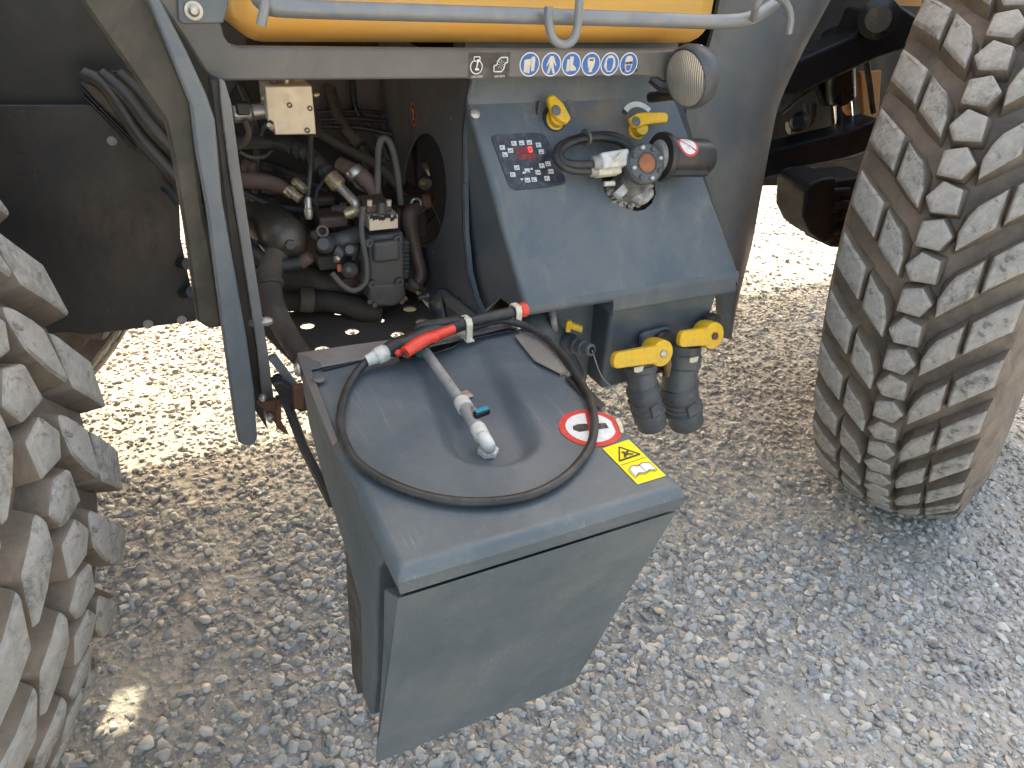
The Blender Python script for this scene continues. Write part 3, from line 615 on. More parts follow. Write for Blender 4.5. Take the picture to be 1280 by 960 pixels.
decal('no_step_sticker', lay, fr, mats, box, .0007, 'round red and white no stepping sticker, peeling at the edge')
mb = MB(); pts = [(.036, -.030), (.041, -.018), (.046, .000), (.052, .003), (.050, -.010), (.044, -.026), (.038, -.034)]
mb.add([fr(x, y, .002+.005*max(0, (x-.04)/.02)) for x, y in pts], [tuple(range(len(pts)))]); mb.build('peeled_edge', st_cream, box)
a, b, c, d = [P(u, v, z=ZT+.0006) for u, v in [(753, 561), (786, 549.5), (832.5, 595), (797, 606)]]
lay = []
def yq(s, t): return (a*(1-s)+b*s)*(1-t)+(d*(1-s)+c*s)*t
fr3 = lambda x, y, h: yq(x, y)+Vector((0, 0, h))
lay = [(0, [(.02, 0), (.98, 0), (1, .01), (1, .99), (.98, 1), (.02, 1), (0, .99), (0, .01)])]
lay += [(1, q) for q in ringpoly([(.03, .5), (.97, .5)], .008)]
lay += [(1, q) for q in ringpoly([(.12, .40), (.5, .10), (.88, .40)], .034)]
lay += [(1, [(.34, .35), (.44, .28), (.40, .24), (.46, .22), (.52, .26), (.60, .24), (.64, .27), (.56, .30), (.70, .34), (.68, .37), (.54, .33), (.46, .34), (.40, .37)])]
lay += [(2, [(.12, .66), (.30, .60), (.50, .64), (.70, .60), (.88, .66), (.88, .86), (.70, .80), (.50, .84), (.30, .80), (.12, .86)])]
lay += [(1, q) for q in ringpoly([(.12, .66), (.30, .60), (.50, .64), (.70, .60), (.88, .66), (.88, .86), (.70, .80), (.50, .84), (.30, .80), (.12, .86)], .014)]+[(1, q) for q in ringpoly([(.5, .64), (.5, .84)], .014)]
decal('warning_sticker', lay, fr3, [st_yel, st_blk, st_white], box, .0006, 'yellow warning sticker with a triangle and an open book')

# ---- wash gun with its hose: lies in clips on the lid, a thing of its own --
G = root('wash_gun', P(540, 425, z=ZT), 'black and red spray gun with a coiled black hose lying on the slate box lid', 'spray gun')
ZG = ZT+.035
mb = MB(); hz = ZT+.013
loop = [(476, 443, .022), (455, 455, .008), (436, 482, 0), (426, 515, 0), (428, 545, 0), (446, 577, 0), (485, 603, 0), (540, 622, 0), (600, 628, 0), (660, 620, 0), (705, 597, 0), (735, 563, 0), (743, 530, 0), (736, 497, 0), (716, 462, .001), (688, 428, .004), (660, 409, .010), (632, 401, .012), (612, 403, .009), (585, 411, .006)]
def hp(u, v, e): p = P(u, v, z=hz); return P(u, v, z=max(ZT+lid_h(p.x, p.y), ZT-.005)+.0095+e)
mb.tube([hp(*q) for q in loop], .0069, 14, sub=8); mb.build('hose', rubber, G)
mb = MB(); a = P(458, 451, z=ZT+.022); b = P(488, 438, z=ZG-.003); mb.tube([a, a*.5+b*.5, b], [.0095, .0125, .013], 18, spline=False); mb.lathe(a*.6+b*.4, b-a, [(.0135, 0), (.0148, .004), (.0148, .016), (.013, .02)], 18); mb.build('swivel', white_p, G)
# body from swivel to barrel
g0, g1, g2, g3 = P(484, 438, z=ZG), P(512, 428, z=ZG+.002), P(553, 411, z=ZG+.004), P(584, 403, z=ZG+.002)
mb = MB(); mb.tube([g0, g0*.6+g1*.4, g1, (g1+g2)/2, g2, g3], [.013, .017, .0165, .019, .0165, .0125], 16); mb.tube([g3, P(650, 388, z=ZG)], .0108, 16, spline=False)
mb.tube([P(520, 414, z=ZG+.010), P(528, 408, z=ZG+.016), P(550, 404, z=ZG+.018), P(572, 400, z=ZG+.013)], [.007, .009, .009, .008], 10); mb.build('gun_body', rubber, G)
mb = MB(); e = P(650, 388, z=ZG); dd = (e-g3).normalized(); mb.lathe(e-dd*.004, dd, [(.0125, 0), (.0145, .003), (.0145, .014), (.012, .018), (.006, .019)], 12, smooth=False); mb.build('nozzle_cap', red, G)
mb = MB(); mb.tube([P(506, 441, z=ZG+.010), P(520, 431, z=ZG+.014), P(535, 423, z=ZG+.016), P(545, 421, z=ZG+.014)], [.0105, .0115, .0105, .0095], 12); mb.tube([P(540, 421, z=ZG+.013), P(566, 411, z=ZG+.010)], [.0095, .0085], 12, spline=False)
p = P(498, 441, z=ZG+.006); mb.ball(p, .006); mb.build('trigger', red, G)
p = P(508, 441.5, z=ZG+.0105); q = P(520, 431, z=ZG+.014); dd = (p-q).normalized()
mb = MB(); mb.lathe(p+dd*.0052, dd, [(.006, 0), (.006, .0008)], 12); mb.build('trigger_recess', st_maroon, G)
for u, v in ((580, 412), (642, 396)):
    mb = MB(); c = P(u-1, v-6, z=ZG+.001); ex = (e-g3).normalized()*.006
    pr = [(-.014, -.026), (-.014, .004), (-.009, .014), (.009, .014), (.014, .004), (.014, -.026)]
    yv = Vector((0, 0, 1)).cross(ex).normalized()
    pts = [c+yv*x+Vector((0, 0, z)) for x, z in pr]; pin = [c+yv*x*.8+Vector((0, 0, z if z < 0 else z*.8)) for x, z in pr]
    for i in range(5): mb.prism([pts[i], pts[i+1], pin[i+1], pin[i]], ex*2)
    mb.obox(c+ex+Vector((0, 0, -.0275)), ex*1.3, yv*.018, Vector((0, 0, .0015)))
    mb.build('gun_clip', cream, G)
mb = MB(); p = P(527, 438, z=ZT+.014); mb.lathe(p, (0, 0, 1), [(.015, -.006), (.015, .004), (.011, .008)], 14); mb.build('gun_seat', green, box)

# ---- filling console -----------------------------------------------------
TL, TR = Vector((.664, 1.53, 1.278)), Vector((1.215, 1.53, 1.278)); BL, BR = Vector((.712, 1.30, .902)), Vector((1.323, 1.30, .902))
PN = (TR-TL).cross(BL-TL).normalized()
if PN.y > 0: PN = -PN
def Pp(u, v, h=0): return Pn(u, v, TL+PN*h, PN)
rc = Pp(792, 240)
def on_panel(c, r, n=26): 
    ex = Vector((1, 0, 0)); ey = PN.cross(ex); return [c+ex*r*math.cos(t)+ey*r*math.sin(t) for t in np.linspace(0, 2*math.pi, n, endpoint=False)]
# face with the ragged opening under the metering valve
to2 = lambda p: ((p-TL).x, (p-TL).dot((BL-TL).normalized()-Vector((1, 0, 0))*0)) 
ey = (Vector((0, -.23, -.376))).normalized()
to2 = lambda p: ((p-TL).x, (p-TL).dot(ey))
to3 = lambda x, y: TL+Vector((x, 0, 0))+ey*y
hole = [to2(Pp(u, v)) for u, v in [(752, 222), (758, 216), (790, 214), (812, 217), (818, 228), (820, 242), (815, 254), (806, 262), (796, 264), (780, 260), (766, 252), (756, 240)]]
outer = [to2(TL+Vector((.012, 0, 0))), to2(TR-Vector((.012, 0, 0))), to2(BR-Vector((.012, 0, 0))), to2(BL+Vector((.012, 0, 0)))]
face_m = surf('slate_panel_face', (.072, .094, .110), (.094, .116, .130), 3.2, .44, dust=(.19, .175, .155), dust_amt=.5, dust_scale=3.2, scratch=((.26, .26, .25), .35), bump=.14, bscale=260, streak=((.26, .25, .235), .75), rvar=.12, stain=((.19, .14, .10), (.0, 0, .17)))
console = plate('filling_console', outer, [hole], to3, -PN*.006, face_m, S); console['label'] = 'slate grey filling console with keypad, yellow handles and valves'
mb = MB()
# round shoulder under the face, lip and left part of the underside
def shell(xa, xb, xa2, xb2, zlip):   # strip from the face edge over a rounded lip down to zlip
    y0, z0, r1, r2 = 1.30, .902, .034, .012; cy, cz = y0+.852*r1, z0-.523*r1
    pr = [(cy+r1*math.cos(R_(t)), cz+r1*math.sin(R_(t))) for t in np.linspace(148.4, 180, 6)]
    pr += [(cy-r1+r2+r2*math.cos(R_(t)), zlip+r2+r2*math.sin(R_(t))) for t in np.linspace(180, 270, 6)]+[(y0+.05, zlip)]
    rows = []
    for i, (yy, zz) in enumerate(pr): rows.append((Vector((xa, yy, zz)), Vector((xb, yy, zz))))
    for i in range(len(rows)-1): mb.add([rows[i][0], rows[i][1], rows[i+1][1], rows[i+1][0]], [(0, 1, 2, 3)], 0, True)
XS = .945
shell(.712, XS, 0, 0, .872); shell(XS, 1.323, 0, 0, .842)
mb.add([(XS, 1.29, .873), (XS, 1.35, .873), (XS, 1.35, .842), (XS, 1.29, .842)], [(0, 1, 2, 3)])
lipo = mb.build('console_lip', panel_m, console, 0, ang=50)
mb = MB()   # upper band behind the beam, left cheek, right cheek
mb.add([TL, TR, TR+Vector((0, .025, .125)), TL+Vector((0, .025, .125))], [(0, 1, 2, 3)])
mb.build('upper_band', panel_m, console)
mb = MB(); rE = .0118; xo = Vector((rE, 0, 0)); inn = -PN*rE
mb.tube([TL+xo+inn, BL+xo+inn], rE, 20, spline=False); mb.build('moulded_edge', panel_m, console)
mb = MB(); mb.tube([TR-xo+inn, BR-xo+inn], rE, 20, spline=False)
mb.build('moulded_edge', panel_m, console)
mb = MB()
cheek = [TL-PN*.0118, TL+Vector((0, .025, .125)), Vector((.664, 1.62, 1.40)), Vector((.70, 1.62, .80)), Vector((.700, 1.50, .80)), P(600, 396, y=1.42), P(612, 383, y=1.38), P(625, 372, y=1.36), Vector((.712, 1.325, .872)), Vector((.712, 1.2885, .878)), BL-PN*.0118]
mb.prism(cheek, (.004, 0, 0)); mb.build('left_cheek', panel_m, console)
mb = MB(); mb.prism([TR+Vector((-.0045, 0, 0))-PN*.0118, TR+Vector((-.0045, .025, .125)), Vector((1.215, 1.62, 1.40)), Vector((1.318, 1.62, .86)), Vector((1.3185, 1.305, .842)), Vector((1.3185, 1.2885, .87)), BR+Vector((-.0045, 0, 0))-PN*.0118], (.004, 0, 0)); mb.build('right_cheek', panel_m, console)
# lower valve housing (right) and the set-back wall (left)
mb = MB(); zb = P(755, 490, y=1.335).z
mb.prism([(.972, 1.335, .86), (1.308, 1.335, .86), (1.296, 1.345, .64), (1.22, 1.35, .60), (.985, 1.345, zb)], (0, .25, 0)); house = mb.build('valve_housing', panel_m, console, .012, 3)
mb = MB(); mb.box((.78, 1.415, .55), (.985, 1.44, .90)); mb.build('recess_wall', panel_m, console, .006)
mb = MB(); mb.prism([P(u, v, y=1.3335) for u, v in [(797, 432), (797, 418), (802, 413), (832, 406), (838, 409), (838, 440)]], (0, -.012, 0)); mb.build('valve_boss', panel_m, console, .006, 3)
# corner screw
mb = MB(); c = Pp(594, 142, .002); mb.lathe(c, PN, [(.012, -.002), (.011, .002), (.007, .004), (.002, .005)], 16); mb.build('screw', zinc, console)
# keypad
KM = [st_key, st_white, st_grey, st_redd, st_led, st_blk]
def kp(x, y): return to2(Pp(610+x/12, 160+y/12))
frp = lambda x, y, h: to3(x, y)+PN*h
lay = [(0, [kp(*q) for q in [(52, 175), (60, 130), (110, 106), (400, 88), (700, 75), (800, 84), (860, 130), (900, 200), (1000, 430), (1150, 760), (1158, 810), (1120, 850), (900, 892), (420, 935), (345, 905), (300, 840), (180, 520)]])]
kb = MB(); kb.add([frp(*p, .0002) for p in lay[0][1]]+[frp(*p, .0022) for p in lay[0][1]], [tuple(range(17, 34))]+[(i, (i+1) % 17, (i+1) % 17+17, i+17) for i in range(17)])
keypad = kb.build('keypad', st_key, console); keypad['label'] = 'dark blue keypad with white square keys and red digits'
frk = lambda x, y, h: to3(x, y)+PN*(h+.0022)
glyph = ['1', '2', '3', '4']
keys = [(208, 300), (250, 405), (330, 345), (382, 238), (498, 230), (612, 224), (750, 262), (792, 362), (425, 602), (365, 706), (583, 648), (742, 672), (800, 572), (893, 542), (935, 658), (878, 762), (685, 778), (585, 788)]
for i, (x, y) in enumerate(keys):
    w_, h_ = 36, 34; sk = 8
    sq = lambda s: [kp(x-w_*s-sk*s, y-h_*s), kp(x+w_*s-sk*s*.6, y-h_*s-3*s), kp(x+w_*s+sk*s, y+h_*s-3*s), kp(x-w_*s+sk*s*.6, y+h_*s)]
    ly = [(1, sq(1.0)), (2, sq(.68)), (1, sq(.55))]
    for kx, ky in [((i*7) % 3-1, (i*5) % 3-1), ((i*3) % 3-1, (i*11) % 3)]:
        ly.append((5, [kp(x+kx*9-12, y+ky*7-5), kp(x+kx*9+10, y+ky*7-6), kp(x+kx*9+12, y+ky*7+4), kp(x+kx*9-9, y+ky*7+5)]))
    decal('key', ly, frk, KM, keypad, .0005)
decal('display', [(3, [kp(395, 310), (kp(645, 285)), kp(672, 380), kp(425, 395)]), (3, [kp(440, 405), kp(690, 388), kp(712, 470), kp(465, 490)])], frk, KM, keypad, .0005)
def digit(cx, cy, s=1): return [(4, [kp(cx+a*s, cy+b*s) for a, b in q]) for q in [[(-30, -38), (22, -41), (26, -28), (-26, -25)], [(-30, -38), (-18, -38), (0, 38), (-10, 40)], [(10, -40), (22, -41), (38, 36), (26, 38)], [(-10, 40), (36, 37), (32, 25), (-12, 28)]]]
decal('led_digit', digit(618, 330), frk, KM, keypad, .0012)
lines = [((370, 690), (560, 680)), ((445, 620), (475, 730)), ((560, 680), (720, 660)), ((760, 670), (920, 655)), ((845, 590), (870, 740)), ((600, 650), (660, 610)), ((660, 780), (720, 700))]
decal('flow_diagram', [(2, [kp(a[0], a[1]-4), kp(b[0], b[1]-4), kp(b[0], b[1]+4), kp(a[0], a[1]+4)]) for a, b in lines]+[(1, [kp(500, 690), kp(525, 655), kp(555, 690)]), (1, [kp(620, 630), kp(640, 600), kp(668, 630)]), (1, [kp(470, 765), kp(525, 765), kp(498, 795)])], frk, [st_key, st_white, st_maroon, st_redd, st_led], keypad, .0004)

# yellow quarter-turn handles on the panel
def arc_decal(u, v, r0, r1, t0, t1, mats, mi):
    c = to2(Pp(u, v)); ts = np.linspace(t0, t1, 14)
    lay = [(mi, [(c[0]+r1*math.cos(t), c[1]+r1*math.sin(t)) for t in ts]+[(c[0]+r0*math.cos(t), c[1]+r0*math.sin(t)) for t in ts[::-1]])]
    decal('scale_arc', lay, frp, mats, console, .0012)
arc_decal(694, 140, .040, .054, R_(170), R_(262), [st_grey], 0); arc_decal(694, 140, .043, .051, R_(174), R_(255), [st_blk], 0)
arc_decal(694, 142, .040, .054, R_(320), R_(372), [st_grey], 0)
arc_decal(799, 155, .040, .053, R_(225), R_(320), [st_white], 0); arc_decal(799, 155, .040, .053, R_(212), R_(224), [st_blk], 0)
def handle(u, v, pts, wds, h0, stem_r, hubpx, lab):
    c = Pp(u, v)
    mb = MB(); mb.lathe(c, PN, [(stem_r*1.25, 0), (stem_r*1.25, .004), (stem_r, .006), (stem_r, h0)], 22)
    st = mb.build('yellow_handle', yel, console); st['label'] = lab
    mb = MB(); q = [Pp(a, b, h0) for a, b in pts]
    n = len(q)
    L = []
    for i in range(n):
        t = (q[min(i+1, n-1)]-q[max(i-1, 0)]).normalized(); s = t.cross(PN).normalized(); L.append((q[i]+s*wds[i], q[i]-s*wds[i]))
    mb.prism([a for a, b in L]+[b for a, b in L[::-1]], PN*.015); mb.build('grip', yel, st, .004, 3)
    mb = MB(); mb.lathe(Pp(*hubpx, h0+.0155), PN, [(.0115, 0), (.0115, .002), (.009, .003)], 16); mb.build('hub_cap', st_grey, st, .0005)
    return st
handle(693, 150, [(685, 122), (688, 128), (694, 138), (701, 147), (708, 154)], [.008, .013, .019, .015, .009], .022, .020, (695, 138), 'upright yellow handle left of the other on the console')
handle(795, 164, [(786, 156), (795, 152), (804, 150), (828, 149), (831, 150)], [.012, .016, .014, .012, .008], .026, .017, (795, 152), 'yellow handle turned sideways on the console')
mb = MB(); mb.lathe(Pp(693, 148), PN, [(.030, .0006), (.030, .004), (.024, .005)], 22); mb.build('handle_ring', st_blk, console)

# metering valve: corroded body over the opening, motor can, plugs and hoses
vc = Pp(806, 205, .080); vax = (Vector((-.12, -.86, .42))).normalized()
mb = MB()
mb.tube([Pp(783, 236, -.03), Pp(786, 231, .0), Pp(795, 220, .035), Pp(803, 210, .058)], [.040, .040, .041, .038], 22)
valve = mb.build('metering_valve', corro, console, 0); valve['label'] = 'corroded motor valve bolted over a ragged hole in the console'
mb = MB(); rf = M(25.5, vc); mb.lathe(vc, vax, [(rf*.92, -.03), (rf, -.012), (rf, .004), (rf*.9, .010), (rf*.55, .011), (rf*.5, .008)], 28); mb.build('flange', valve_d, valve, 0)
mb = MB(); mb.lathe(vc+vax*.007, vax, [(.021, 0), (.020, .005), (.012, .008), (.003, .009)], 18); mb.build('rust_cap', amber_cap, valve)
u1 = vax.orthogonal().normalized(); u2 = vax.cross(u1)
for k in range(8):
    t = k*math.pi/4+.2; p = vc+vax*.0105+(u1*math.cos(t)+u2*math.sin(t))*rf*.76
    mb = MB(); mb.lathe(p, vax, [(.0058, 0), (.0058, .004), (.004, .006)], 10); mb.build('bolt', zinc if k % 2 else valve_d, valve)
mc0, mc1 = Pp(826, 196, .068), Pp(884, 197, .068)
mdx = (mc1-mc0).normalized(); rm_ = M(23, mc0)
mb = MB(); mb.lathe(mc0+mdx*.014, mdx, [(rm_*.98, 0), (rm_, .004), (rm_, (mc1-mc0).length-.026), (rm_*.9, (mc1-mc0).length-.016)], 34); can = mb.build('motor_can', surf('black_can', (.016, .016, .018), (.024, .024, .026), 8, .35, dust=(.1, .085, .075), dust_amt=.35, dust_scale=5, bump=.04), valve)
mb = MB(); mb.lathe(mc0, mdx, [(rm_*1.28, -.004), (rm_*1.32, .004), (rm_*1.28, .012), (rm_*1.0, .014)], 34); mb.build('end_plate', black_p, valve)
mb = MB(); mb.lathe(mc0-mdx*.012, mdx, [(rm_*.7, 0), (rm_*.9, .006)], 26); mb.build('alloy_ring', alloy if False else greyfit, valve)
mb = MB(); mb.prism([mc0+mdx*.012+PN*rm_*.62+Vector((0,-.012,-.030)), mc0+mdx*.012+PN*rm_*.55+Vector((0,-.022,-.042)), mc1-mdx*.02+PN*rm_*.55+Vector((0,-.022,-.042)), mc1-mdx*.02+PN*rm_*.62+Vector((0,-.012,-.030))], PN*-.02); mb.build('can_rib', black_p, valve, .002)
# sticker wrapped on the can
def can_fr(o_t, o_a):
    w0 = PN.cross(mdx).normalized(); nrm = w0.cross(mdx)
    def fr(x, y, h):
        a = o_a + y/rm_; rad = rm_+h; side = PN*math.cos(a) + (Vector((0, 0, 1))-PN*PN.z).normalized()*math.sin(a)
        return mc0+mdx*(o_t+x)+side*rad
    return fr
sc_ = .027
lay = [(0, circ(sc_, 0, 0, 20)), (1, circ(sc_*.80, 0, 0, 20)), (2, [(-.010, .004), (-.002, .006), (.002, -.008), (-.004, -.010)]), (2, [(.004, .003), (.009, .008), (.006, -.008), (.003, -.006)])]+[(0, rot([(-.022, -.0016), (-.022, .0016), (.022, .0016), (.022, -.0016)], R_(-38)))]
def can_decal(lay, fr, mats, parent):
    mb = MB()
    for i, (m, poly) in enumerate(lay):
        # fan with a few rings so that the print follows the round can
        cx = sum(p[0] for p in poly)/len(poly); cy = sum(p[1] for p in poly)/len(poly); n = len(poly); rs = [0.01, .35, .7, 1]
        vs = [fr(cx+(x-cx)*k, cy+(y-cy)*k, .0006*(1+.5*i)) for k in rs for x, y in poly]
        mb.add(vs, [(j*n+q, j*n+(q+1) % n, (j+1)*n+(q+1) % n, (j+1)*n+q) for j in range(3) for q in range(n)]+[tuple(range(n))], m, True)
    return mb.build('round_sticker', mats, parent, recalc=False, ang=60)
can_decal(lay, can_fr(.050, R_(20)), [st_red, st_white, st_cream], can)
# ragged residue inside and round the opening
mb = MB(); rng = random.Random(5)
for k in range(110):
    t = rng.uniform(-.1, math.pi+.3) if k < 90 else rng.uniform(0, 6.28); rr = rng.uniform(.55, .96)
    p = Pp(787+30*rr*math.cos(t), 238+24*rr*math.sin(t), rng.uniform(-.022, -.004)); s = rng.uniform(.003, .009)
    rv = lambda: Vector((rng.uniform(-1, 1), rng.uniform(-1, 1), rng.uniform(-1, 1))).normalized()
    mb.ball(p, s, 0, 7, (rng.uniform(.6, 1.5), rng.uniform(.5, 1), rng.uniform(.5, 1.1)))
mb.build('caked_residue', crud, valve, .002)
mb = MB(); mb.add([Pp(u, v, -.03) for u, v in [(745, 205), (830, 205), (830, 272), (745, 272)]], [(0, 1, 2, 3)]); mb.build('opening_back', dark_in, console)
mb = MB(); mb.tube([Pp(790, 236, .012), Pp(800, 246, .018), Pp(812, 240, .018)], [.016, .02, .014], 12); mb.tube([Pp(772, 236, .02), Pp(779, 244, .022)], [.018, .016], 12); mb.build('alloy_neck', surf('white_crust', (.38, .38, .37), (.55, .54, .52), 40, .7, .1, dust=(.06, .055, .05), dust_amt=.8, dust_scale=30, bump=.4), valve)
mb = MB(); a = Pp(755, 230, .03); b = Pp(768, 229, .035); mb.tube([a, b], .006, 8, spline=False); mb.build('split_pin', white_p, valve)
# two connectors and the looping cables
for (ua, va, ub, vb, rp, mt) in ((740, 205, 782, 198, 11, white_p), (737, 214, 772, 210, 9, cream)):
    h = .055 if va < 210 else .045
    a, b = Pp(ua, va, h), Pp(ub, vb, h+.005); d = (b-a).normalized(); r = M(rp, a)
    mb = MB(); mb.lathe(a, d, [(r*.72, 0), (r*.85, .004), (r*.85, .02), (r*.7, .022)], 14, 0); cn = mb.build('cable_plug', greyfit, valve)
    mb = MB(); s = d.cross(PN).normalized(); L = (b-a).length; mb.obox(a+d*(L*.62), d*(L*.42), s*r*.95, PN*r*.9); mb.build('plug_shell', mt, cn, .006, 3)
    if va < 210: mb = MB(); mb.tube([a+d*.045+s*r*.2+PN*r, a+d*.052+PN*(r+.006), a+d*.062-s*r*.4+PN*r], .004, 8); mb.build('plug_lever', cream, cn)
def cable(pts, rp):
    mb = MB(); q = [Pp(u, v, h) for u, v, h in pts]; mb.tube(q, M(rp, q[0]), 12); return mb.build('cable', rubber, valve)
cable([(742, 205, .055), (722, 206, .054), (706, 203, .05), (700, 193, .045), (708, 181, .042), (728, 174, .04), (752, 172, .038), (775, 177, .036), (786, 188, .034), (789, 196, .03)], 5.2)
cable([(737, 214, .045), (716, 213, .046), (701, 206, .046), (695, 195, .042), (701, 182, .038), (718, 174, .034), (742, 169.5, .033), (768, 170, .032), (784, 178, .03), (790, 190, .028)], 5.0)
mb = MB(); p = Pp(733, 172, .037); mb.lathe(p-Vector((.003, 0, 0)), Vector((1, .1, .1)), [(.019, 0), (.019, .005)], 14); mb.build('cable_tie', rubber_g, valve)

# small tap in the recess
a, b = P(694, 424, y=1.408), P(740, 438, y=1.275)
d = (b-a).normalized(); L = (b-a).length
mb = MB(); mb.lathe(a, d, [(.030, 0), (.034, .01), (.034, .02), (.026, .03), (.026, L*.45), (.022, L*.5), (.0195, L*.55), (.021, L*.62), (.017, L*.66), (.0185, L*.74), (.0185, L*.80), (.0155, L*.82), (.0155, L*.97), (.011, L), (.009, L), (.009, L*.8)], 20, cap=False)
tap = mb.build('sampling_tap', valve_d, S); tap['label'] = 'small dark tap with a short yellow lever under the console'
mb = MB(); q = P(718, 408, y=1.335); mb.obox(q, Vector((.017, -.010, -.006)), Vector((.004, .006, 0)), Vector((.0005, 0, .007))); mb.obox(q+Vector((-.012, .008, .0)), Vector((.006, -.002, 0)), Vector((.003, .007, 0)), Vector((0, 0, .015))); mb.build('lever', yel, tap, .0025)
mb = MB(); mb.tube([b, P(752, 470, y=1.30), P(768, 487, y=1.30), P(775, 498, y=1.31), P(777, 505, y=1.32)], .0013, 6); mb.build('retaining_cable', cord, tap)
mb = MB(); p0, p1 = P(766, 484, y=1.30), P(769, 489, y=1.30); mb.tube([p0, p1], .004, 8, spline=False); mb.build('cable_ferrule', white_p, tap)
# pipe stub behind the gun nozzle
mb = MB(); mb.tube([P(640, 392, y=1.62), P(655, 398, y=1.50), P(672, 408, y=1.42), P(690, 436, y=1.40), P(712, 470, y=1.40)], [.055, .055, .052, .045, .04], 24); el = mb.build('suction_elbow', valve_d, S)
mb = MB(); mb.tube([P(688, 383, y=1.40), P(692, 400, y=1.37), P(693, 412, y=1.375)], .009, 10); mb.build('clamp_pin', greyfit, el)

# big ball valves below the console
def ballvalve(top, mid, end, y0, y1, rpx, hub, tip, lab):
    p0, p1, p2 = P(*top, y=y0), P(*mid, y=(y0+y1)/2-.01), P(*end, y=y1); r = M(rpx, p1)
    d1 = (p1-p0).normalized(); d2 = (p2-p1).normalized()
    mb = MB(); L = (p1-p0).length
    mb.lathe(p0-d1*.02, d1, [(r*.92, 0), (r*.92, .02), (r*1.0, .024), (r*1.0, L*.55), (r*.9, L*.62), (r*.9, L+.02)], 26)
    bv = mb.build('ball_valve', valve_d, S); bv['label'] = lab
    L2 = (p2-p1).length; mb = MB()
    mb.lathe(p1-d2*.012, d2, [(r*.8, -.01), (r*.98, 0), (r*1.03, .004), (r*1.03, .018), (r*.9, .022), (r*.9, L2*.30), (r*.96, L2*.31), (r*.96, L2*.36), (r*.9, L2*.37), (r*.9, L2*.45), (r*.96, L2*.46), (r*.96, L2*.51), (r*.9, L2*.52), (r*.9, L2*.6), (r*1.05, L2*.63), (r*1.05, L2*.72), (r*.93, L2*.75), (r*.93, L2+.012), (r*.72, L2+.012), (r*.68, L2*.6)], 28, cap=False); cp = mb.build('coupling', valve_d, bv)
    s = d2.cross(Vector((0, -1, 0))).normalized(); mb = MB(); c = p1+d2*L2*.35+Vector((0, -1, 0))*r*.93; mb.obox(c, s*r*.32, d2*.018, Vector((0, .006, 0))); mb.build('cam_lever', valve_d, cp, .003)
    mb = MB(); mb.lathe(p2+d2*.002, -d2, [(.001, 0), (r*.7, 0)], 24); mb.build('dark_bore', st_blk, cp)
    # mud stuck on the side of the valve
    # handle: hub ring and long flat lever
    hc = P(*hub, y=y0-.055); ht = P(*tip, y=y0-.06); hd = (ht-hc).normalized(); fwd = Vector((.05, -1, .25)).normalized(); sd = hd.cross(fwd).normalized()
    mb = MB(); rh = M(17, hc); mb.lathe(hc+fwd*-.04, fwd, [(rh*.92, 0), (rh*1.0, .01), (rh*1.02, .038), (rh*.98, .046), (rh*.5, .049), (.002, .049)], 26); hn = mb.build('yellow_lever', yel, bv)
    LL = (ht-hc).length; w0, w1 = M(11.5, hc), M(10, hc)
    prf = [hc+hd*(rh*.4)+sd*w0, hc+hd*(LL-.012)+sd*w1, hc+hd*(LL-.003)+sd*w1*.7, hc+hd*LL, hc+hd*(LL-.003)-sd*w1*.7, hc+hd*(LL-.012)-sd*w1, hc+hd*(rh*.4)-sd*w0]
    mb = MB(); mb.prism([q-fwd*.008 for q in prf], fwd*.017); mb.build('lever_arm', yel, hn, .0035, 3)
    mb = MB(); mb.lathe(hc+fwd*.009, fwd, [(.0105, 0), (.0105, .004), (.007, .006)], 6, smooth=False); mb.build('lever_bolt', rust if tip[0] > 820 else zinc, hn)
    return bv, r, d1, d2, p0, p1, p2
bv1 = ballvalve((800, 455), (804, 488), (815, 530), 1.29, 1.26, 20.5, (826, 441), (764, 451), 'left yellow-handled ball valve with a short black outlet below the console')
bv2 = ballvalve((853, 440), (848, 486), (858, 527), 1.31, 1.28, 24, (890, 419), (847, 424), 'right yellow-handled ball valve, its wide black outlet nearest the wheel')
for (u, v, y, a_) in ((797, 462, 1.225, 0), (866, 450, 1.24, 1)):
    mb = MB(); p = P(u, v, y=y); mb.prism([p+Vector((-.012, 0, .008)), p+Vector((.016, 0, .008)), p+Vector((.014, 0, -.006)), p+Vector((.0, 0, -.008)), p+Vector((-.010, 0, -.004))], (0, -.002, 0)); mb.build('paper_tag', cream, (bv1 if not a_ else bv2)[0])
for (u0, v0, u1, v1, y, par) in ((788, 500, 797, 530, 1.30, bv1), (833, 440, 834, 470, 1.26, bv1), (836, 485, 843, 530, 1.32, bv2)):
    mb = MB(); mb.tube([P(u0, v0, y=y), P((u0+u1)/2+1, (v0+v1)/2, y=y), P(u1, v1, y=y)], [.008, .010, .006], 8); mb.build('dried_mud', surf('brown_mud', (.16, .09, .045), (.24, .15, .08), 40, .9, bump=.5) if 'brown_mud' not in bpy.data.materials else bpy.data.materials['brown_mud'], par[0])
mb = MB(); p = P(826, 426, y=1.325); mb.lathe(p, (0, -1, 0), [(.034, 0), (.034, .014)], 24); p = P(884, 406, y=1.325); mb.lathe(p, (.1, -1, 0), [(.036, 0), (.036, .014)], 24); mb.build('valve_socket', st_blk, console)

